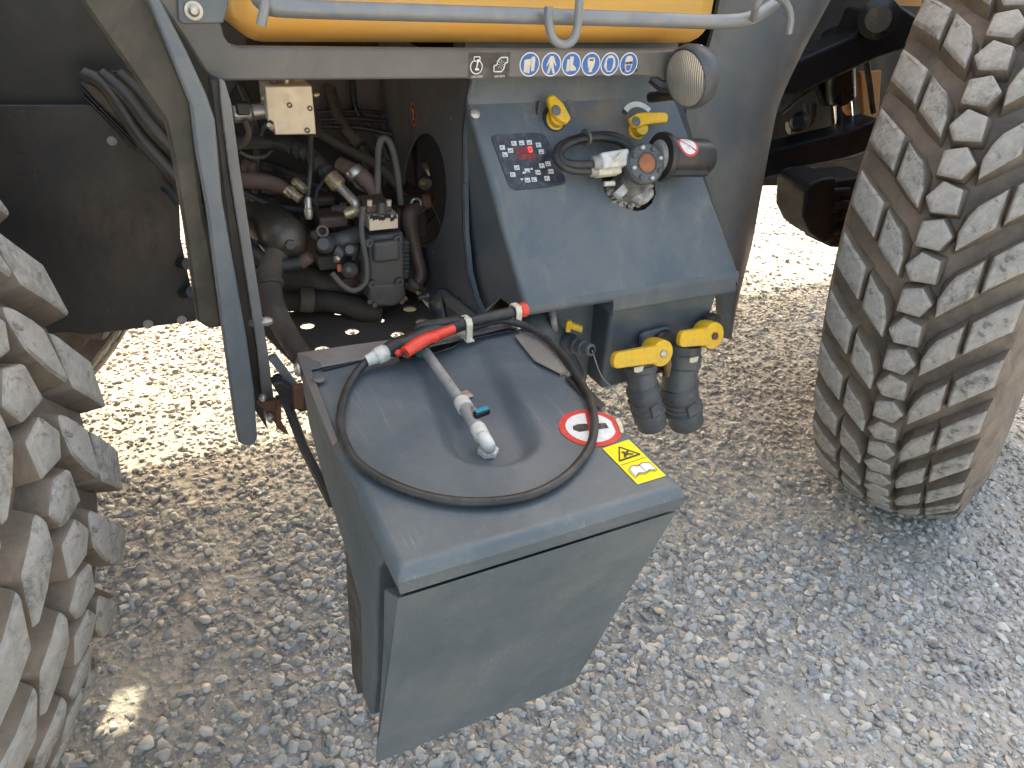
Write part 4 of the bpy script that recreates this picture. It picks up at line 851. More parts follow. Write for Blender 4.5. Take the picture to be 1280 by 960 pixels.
# ---- divider panel between pump bay and console ---------------------------
XD = .662
pts = [(1.60, 1.372)]
fe = [P(u, v, x=XD) for u, v in [(588, 97), (583, 125), (579, 170), (578, 230), (579, 290), (584, 340), (592, 372), (604, 400)]]
outer = [(q.y, q.z) for q in fe]+[(1.40, .66), (2.15, .55), (2.15, 1.36)]
hl = []
for k in range(22):
    t = 2*math.pi*k/22; q = P(531+27*math.cos(t), 238+72*math.sin(t)*(1 if math.sin(t) < 0 else 1), x=XD); hl.append((q.y, q.z))
slot = [(lambda q: (q.y, q.z))(P(530+8*math.cos(t), 384+9*math.sin(t), x=XD)) for t in np.linspace(0, 6.28, 10, endpoint=False)]
slot = [(lambda q: (q.y, q.z))(P(572+6*math.cos(t), 376+5*math.sin(t), x=XD)) for t in np.linspace(0, 6.28, 10, endpoint=False)]
div = plate('divider_panel', outer, [hl, slot], lambda a, b: Vector((XD, a, b)), (.005, 0, 0), surf('dark_slate_sheet', (.088, .092, .102), (.11, .114, .122), 5, .55, dust=(.10, .09, .085), dust_amt=.5, dust_scale=5, bump=.06, scratch=((.15, .14, .13), .25)), S)
mb = MB()
for i in range(len(fe)-1): mb.prism([fe[i], fe[i+1], fe[i+1]+Vector((.0, .006, 0)), fe[i]+Vector((0, .006, 0))], (.016, 0, 0))
mb.build('edge_flange', post_m, div, .001)
c = P(517, 143, x=XD); fr = lambda x, y, h: c+Vector((-h-.0003, x, y))
lay = [(0, circle2(0, 0, .026, .030, 22)), (1, circle2(0, 0, .019, .023, 22))]+[(1 if False else 2, [(-.004, .014), (.004, .014), (.003, -.014), (-.003, -.014)])]+[(0, rot([(-.022, -.0016), (-.022, .0016), (.022, .0016), (.022, -.0016)], R_(48)))]
decal('round_sticker', lay, fr, [flat('print_orange_red', (.45, .10, .04)), st_dark, st_cream], div, .0006)
for u, v in ((563, 147), (532, 150), (541, 315), (516, 176)):
    mb = MB(); p = P(u, v, x=XD-.0005); mb.lathe(p, (-1, 0, 0), [(.0045, 0), (.003, .002)], 8); mb.build('rivet', rubber_g, div)
mb = MB(); p = P(535, 370, x=XD-.001); mb.lathe(p, (-1, 0, 0), [(.013, 0), (.013, .008), (.008, .010), (.008, .03)], 12); mb.build('hinge_bolt', zinc, div)
mb = MB(); mb.prism([P(u, v, x=XD-.012) for u, v in [(546, 362), (553, 362), (598, 398), (588, 404), (560, 384)]], (.008, 0, 0)); mb.prism([P(u, v, x=XD-.010) for u, v in [(535, 375), (549, 364), (556, 404), (545, 420), (538, 408)]], (.006, 0, 0)); mb.build('hinge_bracket', post_m, div, .002)

# ---- pump bay --------------------------------------------------------------
mb = MB(); mb.box((.13, 2.22, .56), (.95, 2.25, 1.5)); mb.build('bay_back_wall', dark_in, S)
mb = MB(); mb.prism([P(u, v, y=2.2) for u, v in [(340, 60), (500, 60), (520, 240), (470, 185), (360, 165)]], (0, -.01, 0)); mb.build('brown_back_sheet', brown_in, S, .003)
mb = MB(); mb.box((.70, 1.95, .5), (1.3, 1.97, 1.5)); mb.build('bay_side_wall', dark_in, S)
ZF = .70
holes = []
for u, v in [(403, 436), (440, 414), (472, 400), (384, 407), (512, 386), (528, 402), (365, 386), (425, 390), (497, 418)]:
    q = P(u, v, z=ZF); holes.append(circle2(q.x, q.y, .0185, None, 18))
mb = None
fl = plate('perforated_floor', [(.27, 1.47), (.655, 1.40), (.655, 2.2), (.21, 2.2), (.21, 1.75)], holes, lambda a, b: Vector((a, b, ZF)), (0, 0, -.004), surf('oily_floor', (.085, .068, .054), (.115, .094, .076), 8, .6, dust=(.10, .08, .06), dust_amt=.5, dust_scale=10, bump=.2), S)
def tube(name, pts, rpx, mat, parent=S, seg=14, **k):
    q = [P(u, v, y=y) for u, v, y in pts]
    r = [M(a, p) for a, p in zip(rpx, q)] if isinstance(rpx, (list, tuple)) else M(rpx, q[0])
    mb = MB(); mb.tube(q, r, seg, **k); return mb.build(name, mat, parent)
def cyl(name, p, q, prof, mat, parent=S, seg=20, smooth=True):   # profile radius px, t along
    p, q = P(p[0], p[1], y=p[2]), P(q[0], q[1], y=q[2]); L = (q-p).length; k = M(1, p)
    mb = MB(); mb.lathe(p, q-p, [(r*k, t*L) for r, t in prof], seg, smooth=smooth); return mb.build(name, mat, parent)
# control block with solenoid
q = [P(u, v, y=1.66) for u, v in [(331, 108), (390, 107), (395.5, 168), (344, 169), (341, 152.5), (335, 152.5)]]
mb = MB(); mb.prism(q, (0, .07, 0)); blk = mb.build('control_block', alloy, S, .0025); blk['label'] = 'square bare alloy valve block at the top of the pump bay'
for u, v in ((362, 131.5), (387.5, 135.5), (384, 163)): 
    p = P(u, v, y=1.659); mb = MB(); mb.lathe(p, (0, -1, 0), [(M(3.4, p), -.004), (M(3.4, p), .0015), (M(1.8, p), .0015), (M(1.5, p), -.002)], 12); mb.build('cap_screw', rustp, blk)
cyl('solenoid', (330, 139, 1.70), (290, 143, 1.70), [(9.5, 0), (9.5, .35), (7.5, .37), (10.5, .45), (10.5, .95), (5, 1)], zinc, blk)
mb = MB(); p = P(303, 135, y=1.675); mb.box(p-Vector((.013, .015, .012)), p+Vector((.013, .01, .012))); mb.build('solenoid_plug', black_p, blk, .003)
cyl('port_fitting', (342, 108, 1.69), (342, 96, 1.69), [(5, 0), (5, 1)], rustp, blk); cyl('port_fitting', (358, 108, 1.69), (358, 96, 1.69), [(5, 0), (5, 1)], zincy, blk)
cyl('port_fitting', (392, 119, 1.69), (399, 118, 1.69), [(3, 0), (3.5, .5), (2, 1)], zincy, blk); cyl('port_fitting', (331, 123, 1.69), (326, 123, 1.69), [(4, 0), (4, 1)], zincy, blk)
cyl('port_fitting', (341, 160, 1.685), (336, 156, 1.65), [(4, 0), (4, .6), (2.5, 1)], alloy, blk)
mb = MB(); mb.prism([P(u, v, y=1.72) for u, v in [(366, 97), (379, 97), (379, 104), (369, 101)]], (0, .02, 0)); mb.build('label_tab', cream, blk)
tube('bay_hose', [(306, 150, 1.68), (311, 165, 1.68), (306, 178, 1.70), (296, 184, 1.75)], 4, rubber_d)
tube('bay_hose', [(340, 152, 1.66), (330, 160, 1.66), (326, 168, 1.7)], 3, rubber)
# filter canister
f0, f1 = (330, 272, 1.95), (362, 305, 1.70)
cyl('filter_canister', f0, f1, [(27, 0), (27.5, .05), (27.5, .78), (25.5, .86), (20, .94), (12, .985), (.5, 1.0)], surf('filter_shell', (.060, .056, .053), (.085, .076, .068), 6, .38, .3, dust=(.17, .13, .08), dust_amt=.7, dust_scale=6, bump=.05))
cyl('filter_nut', (360, 303, 1.715), (366, 309, 1.675), [(6.5, 0), (6.5, .6), (5, .62)], iron, S, 6, False)
mb = MB(); mb.tube([P(u, v, y=y) for u, v, y in [(296, 268, 1.9), (300, 290, 1.8), (318, 318, 1.72), (345, 331, 1.69), (372, 330, 1.68), (382, 322, 1.69)]], M(9, P(318, 318, y=1.72)), 14); mb.build('bay_hose', rubber, S)
cyl('hose_end', (375, 330, 1.68), (388, 320, 1.67), [(8, 0), (8, .8), (6, 1)], rustp)
# rusty pipe, hydraulic hoses
tube('hydraulic_pipe', [(265, 216, 1.85), (296, 224, 1.82), (325, 226, 1.80), (348, 232, 1.78), (362, 240, 1.76)], [11, 11, 10, 9, 7], rustp)
cyl('hose_end', (358, 236, 1.75), (375, 249, 1.73), [(6, 0), (7.5, .2), (7.5, .5), (6, .55), (6, 1)], zincy); cyl('hose_end', (367, 226, 1.77), (382, 238, 1.74), [(5, 0), (6.5, .2), (6.5, .6), (5, 1)], zincy)
tube('hydraulic_hose', [(290, 178, 1.95), (330, 176, 1.9), (362, 182, 1.85), (395, 200, 1.8), (418, 226, 1.75)], 9.5, rubber)
q = [P(u, v, y=y) for u, v, y in [(362, 182, 1.85), (395, 200, 1.8), (418, 226, 1.75)]]
mb = MB()
for k in range(7):
    t = k/7+.05; c = (q[0]*(1-2*t)+q[1]*2*t) if t < .5 else (q[1]*(2-2*t)+q[2]*(2*t-1)); d = (q[1]-q[0]) if t < .5 else (q[2]-q[1]); mb.lathe(c, d, [(M(10.6, c), 0), (M(10.9, c), .004), (M(10.6, c), .008)], 14)
mb.build('hose_wrap', rubber_g if False else rubber, S)
cyl('hose_ferrule', (413, 220, 1.755), (425, 234, 1.735), [(10.5, 0), (11, .15), (11, .8), (8, 1)], zincy); tube('steel_pipe', [(422, 231, 1.74), (434, 243, 1.72), (443, 253, 1.70), (446, 264, 1.70)], 6, zinc)
cyl('pipe_union', (430, 268, 1.70), (450, 262, 1.70), [(6, 0), (8, .3), (8, .7), (6, 1)], zincy)
tube('hydraulic_hose', [(402, 168, 1.95), (440, 190, 1.93), (470, 205, 1.92), (500, 235, 1.9)], 6, rubber_d)
tube('bay_hose', [(470, 262, 1.74), (472, 232, 1.76), (473, 190, 1.77), (478, 173, 1.77), (488, 180, 1.77), (496, 210, 1.76), (501, 255, 1.76)], 4.2, rubber_g)
tube('bay_hose', [(389, 168, 1.75), (388, 210, 1.76), (385, 246, 1.74)], 3.2, rubber)
cyl('hose_end', (385, 246, 1.74), (386, 274, 1.73), [(3.5, 0), (4.5, .1), (4.5, .5), (5.5, .55), (5.5, .8), (4, 1)], zinc)
tube('suction_hose', [(425, 205, 1.85), (438, 212, 1.82), (455, 222, 1.80), (468, 238, 1.77), (470, 252, 1.75)], [9, 10, 10.5, 9, 8], surf('pinkish_hose', (.16, .10, .085), (.2, .135, .115), 12, .6, dust=(.1, .07, .06), dust_amt=.5, bump=.1))
tube('bay_hose', [(433, 206, 1.83), (446, 232, 1.81), (462, 240, 1.8)], 2.6, rubber_g)
# pump: ribbed housing with bright manifold on top
mb = MB()
def pbx(u0, v0, u1, v1, y0, y1, m=0): a = P(u0, v1, y=y0); b = P(u1, v0, y=y0); mb.box((a.x, y0, a.z), (b.x, y1, b.z), m)
pbx(463, 290, 505, 372, 1.66, 1.85); pbx(452, 300, 512, 358, 1.70, 1.84); pbx(468, 300, 500, 330, 1.645, 1.7)
mb.prism([P(u, v, y=1.655) for u, v in [(463, 356), (506, 354), (509, 376), (492, 384), (474, 384), (461, 377)]], (0, .12, 0))
pump = mb.build('drive_pump', iron, S, .008, 3); pump['label'] = 'cast slate pump in the bay under a bright manifold block'
for k in range(8):
    p0, p1 = P(504, 304+k*5, y=1.69), P(511, 303.6+k*5, y=1.69); mb = MB(); mb.tube([p0, p1], .0035, 6, spline=False); mb.build('cooling_rib', iron, pump)
for u, v in ((461, 303), (497, 299), (465, 355), (499, 352)):
    p = P(u, v, y=1.655); mb = MB(); mb.lathe(p, (0, -1, 0), [(M(5.5, p), -.01), (M(5.5, p), .004), (M(2.6, p), .004), (M(2.4, p), -.001)], 14); mb.build('cap_screw', iron, pump)
for u, v in ((468, 381), (502, 377), (506, 373), (462, 377)):
    p = P(u, v, y=1.652); mb = MB(); mb.lathe(p, (0, -1, .2), [(M(3.2, p), 0), (M(3.2, p), .004)], 8); mb.build('cap_screw', rustp, pump)
mb = MB(); pbx(462, 268, 497.5, 289, 1.64, 1.74); mb.build('manifold_block', alloy, pump, .0015)
mb = MB(); rg = random.Random(3)
for k in range(9): u = 464+k*3.7; p = P(u, 271+rg.uniform(-1, 4), y=1.6393); mb.prism([p+Vector((-.005, 0, .004)), p+Vector((.004, 0, .006)), p+Vector((.006, 0, -.003)), p+Vector((-.003, 0, -.006))], (0, .0006, 0))
mb.build('oil_stain', dark_in, pump)
mb = MB(); pbx(458, 254, 490, 267.5, 1.66, 1.74); mb.build('port_flange', rustp, pump, .004)
for u in (462, 486): cyl('cap_screw', (u, 257, 1.66), (u, 250, 1.66), [(3.4, 0), (3.4, 1)], alloy, pump, 10)
cyl('port_plug', (477, 266, 1.65), (477, 253, 1.65), [(5, 0), (5, .6), (3.5, 1)], iron, pump)
tube('pump_cable', [(454, 258, 1.66), (452, 290, 1.65), (458, 330, 1.645), (457, 352, 1.645), (443, 363, 1.645), (428, 356, 1.65), (415, 341, 1.66)], 3.6, rubber_g, pump)
mb = MB(); p = P(424, 335, y=1.655); mb.box(p-Vector((.005, .005, .008)), p+Vector((.005, .005, .008))); mb.build('cable_plug', surf('orange_plug', (.5, .12, .05), (.55, .15, .07), 20, .5), pump, .001)
cyl('solenoid_cap', (438, 338, 1.72), (436, 337, 1.63), [(10, 0), (10, .7), (8, .9), (3, 1)], iron, pump); cyl('solenoid_cap', (438, 312, 1.72), (437, 312, 1.64), [(8, 0), (8, .8), (5, 1)], iron, pump); cyl('solenoid_cap', (412, 306, 1.74), (404, 305, 1.66), [(11, 0), (11, .8), (7, 1)], iron, pump)
tube('servo_body', [(412, 302, 1.72), (432, 300, 1.70), (448, 292, 1.72)], [10, 12, 10], iron, pump); tube('servo_body', [(420, 312, 1.68), (430, 318, 1.67)], [8, 7], iron, pump)
mb = MB(); pbx(400, 270, 436, 288, 1.74, 1.82); mb.build('rusty_lug', rustp, pump, .006)
cyl('open_port', (402, 292, 1.74), (403, 289, 1.68), [(7.5, 0), (7.5, 1), (4.5, 1), (4.5, .6)], rustp, pump)
for bb in ((425, 280, 456, 345, 1.76, 1.9), (500, 245, 535, 300, 1.85, 2.0), (395, 285, 430, 345, 1.85, 2.0)):
    mb = MB(); pbx(*bb); mb.build('gearbox', dark_in, S, .01)
# reddish hose to the right of the pump
tube('suction_hose', [(540, 250, 1.85), (525, 258, 1.8), (512, 268, 1.77), (514, 290, 1.76), (521, 320, 1.74), (526, 342, 1.72), (518, 357, 1.71), (506, 350, 1.71)], [6, 8, 11, 10, 8, 8, 8, 7], rustp)
mb = MB(); pbx(498, 262, 524, 290, 1.775, 1.84); mb.build('red_fitting', rustp, S, .01)
cyl('port_ring', (531, 252, 1.80), (540, 250, 1.79), [(9, 0), (9.5, .5), (7, 1)], rust); tube('port_ring', [(513, 256, 1.78), (517, 249, 1.78), (525, 250, 1.78), (526, 258, 1.78)], 1.6, zinc)
for pts in ([(538, 252, 1.82), (549, 275, 1.85), (556, 300, 1.88), (552, 320, 1.9)], [(545, 262, 1.86), (540, 300, 1.86), (520, 306, 1.84), (506, 303, 1.82)], [(560, 240, 2.0), (530, 246, 1.95), (505, 250, 1.9)], [(562, 262, 2.0), (545, 268, 1.95), (530, 285, 1.92)]):
    tube('wire', pts, 1.5, rubber)
cyl('brass_fitting', (528, 230, 1.9), (536, 229, 1.87), [(6, 0), (8, .4), (5, 1)], zincy); tube('brass_fitting', [(531, 206, 1.95), (534, 212, 1.93), (537, 220, 1.92)], [4, 3, 2], zincy)
# big dusty hoses over the floor
tube('drain_hose', [(345, 320, 1.72), (336, 345, 1.66), (341, 380, 1.60), (360, 420, 1.50), (385, 455, 1.36)], [15, 15, 15, 14, 13], rubber_d)
tube('drain_hose', [(352, 345, 1.85), (400, 355, 1.84), (440, 360, 1.84), (470, 355, 1.85)], [19, 21, 21, 20], rubber_d); tube('drain_hose', [(350, 378, 1.80), (395, 376, 1.78), (430, 380, 1.76), (455, 388, 1.74), (478, 392, 1.72)], [11, 14, 14, 15, 13], surf('dark_dusty_hose', (.035, .028, .024), (.055, .045, .038), 9, .7, dust=(.1, .075, .05), dust_amt=.5, bump=.15))
for u, v, y, dx in ((338, 350, 1.645, 1),):
    p = P(u, v, y=y); mb = MB(); mb.lathe(p, P(341, 380, y=1.6)-p, [(M(15.8, p), 0), (M(16, p), .006), (M(15.6, p), .014)], 18); mb.build('hose_clamp', rubber_d, S)
for pts, r in (([(400, 150, 2.1), (440, 148, 2.1), (490, 152, 2.1)], 3), ([(396, 140, 2.12), (450, 139, 2.12), (492, 142, 2.12)], 2.5), ([(400, 158, 2.08), (450, 160, 2.08), (490, 168, 2.05)], 3.5), ([(440, 190, 2.05), (455, 178, 2.0), (470, 192, 2.0)], 2), ([(310, 200, 2.05), (360, 215, 2.0), (410, 240, 1.95)], 6), ([(300, 250, 2.0), (330, 246, 1.95), (350, 262, 1.9)], 4)):
    tube('bay_hose', pts, r, rubber)

for pts, r, mt in (([(300, 105, 2.0), (318, 150, 1.98), (322, 200, 1.95), (318, 260, 1.93)], 5, rubber), ([(412, 110, 2.15), (425, 150, 2.1), (452, 185, 2.05), (462, 215, 2.0)], 7, rubber_d), ([(440, 100, 2.15), (446, 140, 2.12), (470, 165, 2.1), (488, 200, 2.06)], 4, rubber),
    ([(300, 238, 1.9), (335, 255, 1.88), (372, 262, 1.85), (400, 262, 1.82)], 4.5, rubber), ([(392, 250, 1.86), (400, 262, 1.83), (412, 275, 1.8), (420, 290, 1.78)], 3, rubber_g), ([(436, 282, 1.74), (446, 296, 1.71), (446, 312, 1.7), (440, 326, 1.69)], 2, rubber),
    ([(405, 225, 1.9), (396, 240, 1.88), (396, 262, 1.85), (408, 280, 1.8)], 2.2, rubber_g), ([(480, 200, 1.95), (486, 222, 1.92), (500, 240, 1.9), (512, 250, 1.86)], 4, rubber_d), ([(415, 205, 1.98), (440, 225, 1.95), (455, 245, 1.9), (452, 262, 1.85)], 2.5, rubber),
    ([(508, 300, 1.78), (500, 330, 1.76), (510, 352, 1.74), (530, 362, 1.74)], 5, rubber_d), ([(318, 300, 1.78), (312, 330, 1.75), (322, 352, 1.72)], 6, rubber_d), ([(520, 185, 2.0), (530, 205, 1.98), (536, 240, 1.96), (530, 275, 1.95)], 3, rubber), ([(545, 190, 2.0), (540, 215, 1.98), (546, 250, 1.96), (540, 290, 1.95)], 2.2, rubber),
    ([(342, 186, 1.9), (330, 196, 1.88), (312, 196, 1.86), (300, 190, 1.86)], 2, rubber_g), ([(470, 300, 1.9), (445, 320, 1.9), (420, 322, 1.9), (395, 316, 1.9)], 5, rustp)):
    tube('bay_hose', pts, r, mt)
for p, q, prof, mt in (((305, 206, 1.9), (322, 210, 1.88), [(8, 0), (9, .1), (9, .4), (7, .45), (7, 1)], rustp), ((440, 212, 1.8), (447, 220, 1.79), [(11.5, 0), (12, .2), (12, .8), (11, 1)], zinc), ((392, 292, 1.72), (399, 300, 1.7), [(6, 0), (6, .6), (4, 1)], rustp), ((424, 318, 1.68), (420, 326, 1.66), [(4, 0), (5, .3), (5, .8), (3, 1)], zincy), ((376, 374, 1.75), (392, 375, 1.745), [(15.5, 0), (16, .1), (16, .9), (15.5, 1)], rubber_d), ((520, 352, 1.69), (515, 358, 1.69), [(9, 0), (9.5, .2), (9.5, .8), (8, 1)], rubber_d), ((416, 262, 1.8), (436, 262, 1.78), [(6, 0), (6, .5), (9, .52), (9, 1)], iron)):
    cyl('hose_end', p, q, prof, mt)
for a in ((378, 246, 420, 262, 1.9, 1.96), (400, 318, 425, 340, 1.78, 1.84), (330, 228, 352, 246, 1.95, 2.02), (430, 345, 460, 362, 1.75, 1.82)):
    mb = MB(); pbx(*a); mb.build('bay_casting', rustp if a[0] != 400 else iron, S, .008)
# ---- left uprights ----------------------------------------------------------
mb = MB(); f = [P(u, v, y=1.29) for u, v in [(158, -30), (185, 0), (215, 75), (238, 132), (245, 190), (258, 260), (276, 400), (290, 500), (298, 553), (305, 558), (318, 557), (322, 548), (318, 490), (308, 420), (292, 330), (278, 250), (269, 150), (258, 118), (232, 62), (200, 0), (186, -30)]]
mb.prism(f, (0, .028, 0)); up = mb.build('bent_upright', post_m, S, .005, 3); up['label'] = 'bent slate steel upright with a chipped front edge'
mb = MB(); f = [P(u, v, y=1.325) for u, v in [(60, -40), (100, 0), (165, 92), (206, 152), (215, 195), (232, 300), (246, 402), (262, 412), (279, 409), (268, 330), (252, 250), (246, 190), (240, 130), (190, 10), (160, -40)]]
mb.prism(f, (0, .02, 0)); mb.build('upright_flange', olive_p, up, .006, 2)
mb = MB(); f = [P(u, v, y=1.36) for u, v in [(274, 98), (281, 102), (289, 128), (300, 210), (318, 330), (335, 440), (345, 520), (340, 530), (331, 525), (322, 440), (305, 330), (286, 210), (276, 130)]]
mb.prism(f, (0, .012, 0)); thin = mb.build('thin_upright', surf('pale_edge', (.16, .155, .155), (.20, .195, .19), 8, .5, bump=.05), S, .002)
mb = MB(); f = [P(u, v, y=1.372) for u, v in [(262, 100), (275, 100), (286, 210), (306, 330), (322, 440), (331, 520), (336, 540), (318, 512), (306, 440), (290, 330), (274, 200)]]
mb.prism(f, (0, .03, 0)); mb.build('thin_upright_web', black_p, thin, .003)
mb = MB(); f = [P(u, v, y=1.40) for u, v in [(270, 210), (276, 215), (300, 330), (316, 430), (322, 455), (318, 456), (308, 430), (296, 370), (282, 330)]]
mb.prism(f, (0, .012, 0)); mb.build('olive_strap', olive_p, thin, .002)
p, q = P(311, 403, y=1.38), P(341, 401, y=1.36); mb = MB(); d = (q-p); mb.lathe(p, d, [(M(5, p), 0), (M(7, p), .01), (M(7, p), .02), (M(3.5, p), .024), (M(3.5, p), d.length*.55), (M(6, p), d.length*.57), (M(6, p), d.length*.8), (M(3, p), d.length)], 12); mb.build('pivot_bolt', zinc, thin)
# black plate and what hangs behind it
mb = MB(); mb.prism([P(u, v, y=1.74) for u, v in [(-40, 131), (230, 131), (222, 200), (226, 300), (247, 397), (244, 402), (110, 419), (85, 416), (-40, 424)]], (0, .012, 0)); cen = sum(mb.v, Vector())/len(mb.v); sm = P(165, 285, y=1.74)-cen
plate_m = surf('dusty_black_plate', (.016, .016, .018), (.024, .024, .025), 4, .45, dust=(.07, .055, .042), dust_amt=.4, dust_scale=3, bump=.07, bscale=120, scratch=((.16, .15, .14), .6), stain=((.085, .06, .04), (sm.x, 0, sm.z*1.2)))
pl = mb.build('black_plate', plate_m, S, .003); pl['label'] = 'large dusty black plate beside the left wheel'
mb = MB(); mb.prism([P(u, v, y=1.78) for u, v in [(-60, -60), (330, -60), (300, 100), (232, 220), (160, 160), (-60, 160)]], (0, .012, 0)); mb.build('upper_plate', surf('dark_olive_plate', (.020, .018, .015), (.028, .026, .02), 3, .55, dust=(.05, .045, .03), dust_amt=.5, dust_scale=2, bump=.04), S, .003)
for u, v in ((140, 176), (185, 405), (227, 400)):
    p = P(u, v, y=1.739); mb = MB(); mb.lathe(p, (0, -1, 0), [(M(6, p), 0), (M(5.5, p), .003), (M(2, p), .004)], 14); mb.build('rivet', greyfit, pl)
cond = None
for k, pts in enumerate(([(105, 92, 1.70), (135, 110, 1.68), (175, 170, 1.66), (222, 225, 1.63), (245, 262, 1.63)], [(128, 92, 1.69), (160, 120, 1.66), (195, 165, 1.64), (235, 205, 1.62)], [(150, 92, 1.68), (175, 115, 1.66), (205, 150, 1.64), (240, 180, 1.62)])):
    tube('conduit', pts, [9, 10, 10, 10, 10][:len(pts)], surf('oily_conduit', (.03, .026, .022), (.045, .038, .032), 6, .45, dust=(.09, .07, .05), dust_amt=.6, bump=.05) if 'oily_conduit' not in bpy.data.materials else bpy.data.materials['oily_conduit'], pl)
mb = MB(); mb.prism([P(u, v, y=1.715) for u, v in [(98, 90), (158, 88), (172, 110), (210, 170), (196, 180), (185, 196), (160, 182), (104, 118)]], (0, .006, 0)); mb.build('conduit_bracket', black_p, pl, .002)
tube('conduit', [(104, 120, 1.705), (140, 155, 1.70), (170, 185, 1.69)], 2, black_g, pl); tube('conduit', [(100, 108, 1.705), (130, 140, 1.70), (172, 182, 1.69)], 2, black_g, pl)
for pts in ([(205, 232, 1.7), (215, 240, 1.69), (226, 255, 1.68)], [(212, 320, 1.8), (224, 328, 1.75), (235, 330, 1.7)], [(215, 368, 1.8), (228, 366, 1.75), (240, 365, 1.7)]): tube('conduit', pts, 7, rubber, pl)
# hinge hardware beside the box
tube('hinge_strut', [(346, 470, 1.36), (380, 560, 1.20), (416, 630, 1.06)], 6, black_p, seg=8, spline=False)
mb = MB(); mb.prism([P(u, v, y=1.33) for u, v in [(336, 450), (346, 446), (390, 505), (384, 512)]], (0, .02, 0)); mb.build('hinge_link', post_m, S, .002)
mb = MB(); mb.prism([P(u, v, y=1.30) for u, v in [(340, 480), (352, 478), (386, 500), (392, 512), (376, 516), (352, 500)]], (0, .03, 0)); mb.build('hinge_link', black_p, S, .003)
mb = MB(); mb.prism([P(u, v, y=1.32) for u, v in [(322, 505), (345, 500), (352, 528), (362, 545), (352, 540), (338, 522)]], (0, .014, 0)); mb.prism([P(u, v, y=1.27) for u, v in [(366, 484), (380, 482), (380, 512), (368, 512)]], (0, .014, 0)); mb.prism([P(u, v, y=1.31) for u, v in [(346, 500), (352, 500), (352, 538), (346, 536)]], (0, .02, 0)); mb.build('rusty_bracket', rust, S, .002)
for u, v in ((329, 496), (337, 520), (356, 505)):
    p = P(u, v, y=1.315); mb = MB(); mb.lathe(p, (-.3, -1, 0), [(.008, 0), (.008, .006), (.004, .012)], 8, smooth=False); mb.build('bolt', zinc, S)

# ---- right side: fairing, suspension ------------------------------------------
outl = [(892, -40), (889, 40), (884, 62), (880, 120), (868, 150), (872, 240), (905, 300), (908, 420), (912, 405), (937, 322), (958, 210), (967, 165), (974, 130), (1000, 72), (1038, 0), (1060, -40)]
YF = 1.62
# fairing: gently bulged sheet between a left and a right edge
Lf = [(905, -40), (898, 10), (885, 62), (862, 112), (858, 170), (872, 240), (892, 320), (900, 420)]
Rt = [(1060, -40), (1034, 8), (1003, 66), (975, 128), (964, 175), (951, 245), (936, 322), (907, 412)]
rows = []; ns = 14
for (u0, v0), (u1, v1) in zip(Lf, Rt):
    a = P(u0, v0, y=YF-.04); b = P(u1, v1, y=YF); row = []
    for k in range(ns+1):
        t = k/ns; p = a*(1-t)+b*t; p.y -= .05*math.sin(math.pi*t)**.8*(1-.3*t); row.append(p)
    rows.append(row)
fine = []
for i in range(len(rows)-1):
    for s in range(6):
        t = s/6; m0, m3 = rows[max(i-1, 0)], rows[min(i+2, len(rows)-1)]
        fine.append([.5*((2*b)+(c-a)*t+(2*a-5*b+4*c-d)*t*t+(3*b-a-3*c+d)*t**3) for a, b, c, d in zip(m0, rows[i], rows[i+1], m3)])
fine.append(rows[-1])
mb = MB(); n = ns+1; N = len(fine)
front = [p for r in fine for p in r]; back = [p+Vector((0, .012, 0)) for p in front]
fs = [(j*n+i, j*n+i+1, (j+1)*n+i+1, (j+1)*n+i) for j in range(N-1) for i in range(ns)]
edge = [j*n+ns for j in range(N)]; edl = [j*n for j in range(N)]
mb.add(front+back, fs+[tuple(i+N*n for i in f)[::-1] for f in fs]+[(edge[i], edge[i+1], edge[i+1]+N*n, edge[i]+N*n) for i in range(N-1)]+[(edl[i], edl[i+1], edl[i+1]+N*n, edl[i]+N*n) for i in range(N-1)]+[((N-1)*n+i, (N-1)*n+i+1, (N-1)*n+i+1+N*n, (N-1)*n+i+N*n) for i in range(ns)], 0, True)
fair = mb.build('side_fairing', fair_m, S, ang=40); fair['label'] = 'tall curved slate fairing between the console and the right wheel'
mb = MB(); mb.box((1.25, 1.66, .62), (1.62, 2.3, 1.6)); mb.build('inner_frame', black_s, S, .02)
mb = MB(); mb.prism([P(u, v, y=2.3) for u, v in [(900, -60), (1200, -60), (1200, 240), (1060, 233), (940, 233)]], (0, .3, 0)); arm = mb.build('axle_carrier', black_s, S, .01)
mb = MB(); mb.prism([P(u, v, y=1.95) for u, v in [(940, 125), (960, 92), (1070, 45), (1085, 12), (1125, 5), (1148, 20), (1140, 60), (1095, 75), (1000, 118)]], (0, .10, 0)); mb.build('upper_arm', black_s, arm, .012, 3)
cyl('arm_bush', (1098, 22, 1.94), (1098, 24, 1.88), [(24, 0), (24, .6), (15, .65), (15, 1)], black_g, arm)
mb = MB(); mb.prism([P(u, v, y=1.98) for u, v in [(940, 205), (965, 188), (1060, 165), (1100, 148), (1115, 160), (1100, 185), (1040, 205), (955, 224)]], (0, .10, 0)); mb.build('lower_arm', black_s, arm, .010, 3)
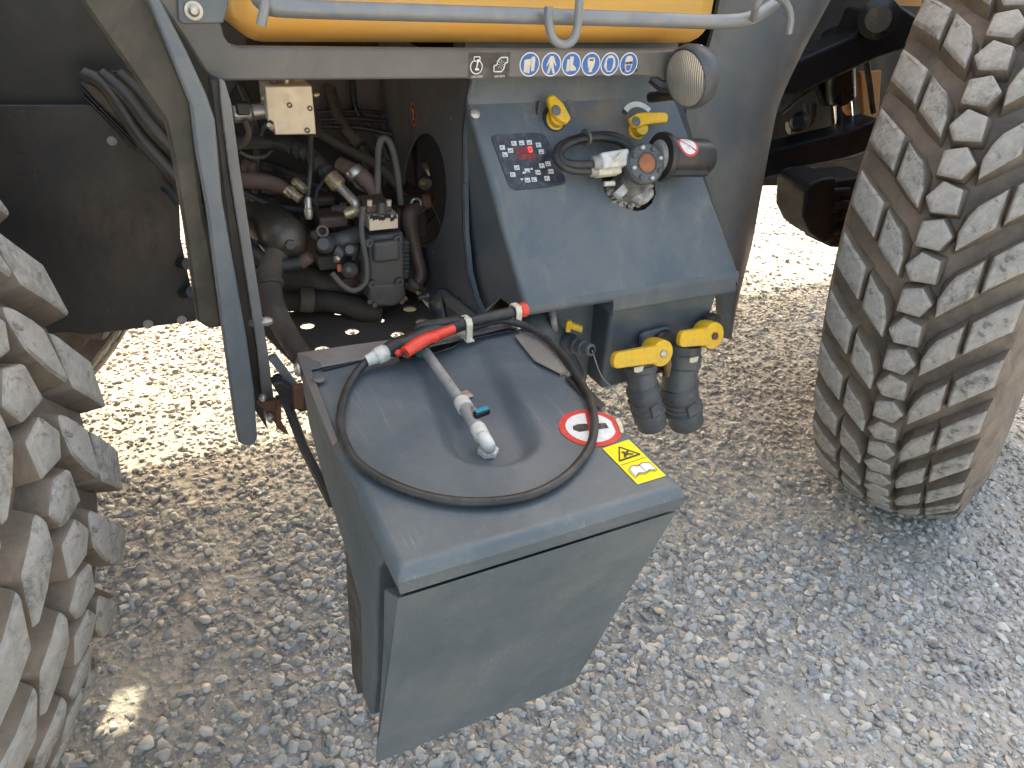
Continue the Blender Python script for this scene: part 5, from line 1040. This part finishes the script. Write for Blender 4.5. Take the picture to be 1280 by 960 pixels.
cyl('cylinder_barrel', (1047, 40, 2.08), (1051, 126, 2.08), [(19, 0), (19, .95), (15, 1)], black_g, arm, 26); cyl('chrome_rod', (1051, 124, 2.08), (1055, 166, 2.08), [(13, 0), (13, 1)], chrome, arm, 24)
mb = MB(); mb.prism([P(u, v, y=2.12) for u, v in [(1008, 70), (1070, 55), (1070, 132), (1032, 134)]], (0, .03, 0)); mb.build('guard_plate', black_s, arm, .004)
mb = MB(); mb.prism([P(u, v, y=2.2) for u, v in [(1076, 90), (1102, 88), (1098, 150), (1080, 148)]], (0, .02, 0)); mb.build('orange_frame', yel2, arm, .003)
mb = MB(); mb.prism([P(u, v, y=2.2) for u, v in [(1085, -10), (1155, -10), (1152, 8), (1088, 6)]], (0, .02, 0)); mb.build('orange_frame', yel2, arm, .003)
for pts, r in (([(975, 140, 2.15), (1000, 118, 2.12), (1020, 105, 2.1)], 5), ([(985, 160, 2.1), (1010, 150, 2.08), (1012, 130, 2.1)], 8), ([(1075, 40, 2.0), (1085, 90, 1.98), (1092, 140, 2.0)], 4), ([(950, 215, 2.0), (1010, 208, 1.97), (1070, 196, 1.95)], 2)):
    tube('brake_hose', pts, r, rubber if r != 2 else rubber_g, arm)
cyl('sensor', (1000, 150, 2.05), (998, 153, 1.98), [(11, 0), (11, .7), (7, 1)], black_s, arm); cyl('sensor', (1000, 152, 2.02), (998, 154, 1.97), [(12.5, 0), (12.5, .3)], rust, arm)
# rounded hub guard hanging in front of the tyre
mb = MB()
a = P(1006, 225, y=1.72); b = P(1052, 310, y=1.72)
prf = [P(u, v, y=1.70) for u, v in [(1008, 238), (1014, 230), (1030, 224), (1046, 222), (1052, 250), (1046, 300), (1030, 304), (1014, 292), (1005, 272)]]
mb.prism(prf, (.02, .16, 0)); hubg = mb.build('hub_guard', black_s, S, .016, 4)
mb = MB(); mb.prism([P(u, v, y=1.72) for u, v in [(1034, 228), (1090, 220), (1085, 270), (1075, 312), (1040, 310), (1036, 290)]], (0, .14, 0)); mb.build('gear_case', black_s, hubg, .012, 3)
for v in (240, 256, 272, 288): tube('gear_bolt', [(1040, v, 1.70), (1060, v-1, 1.70)], 5, black_s, hubg)
print('built')
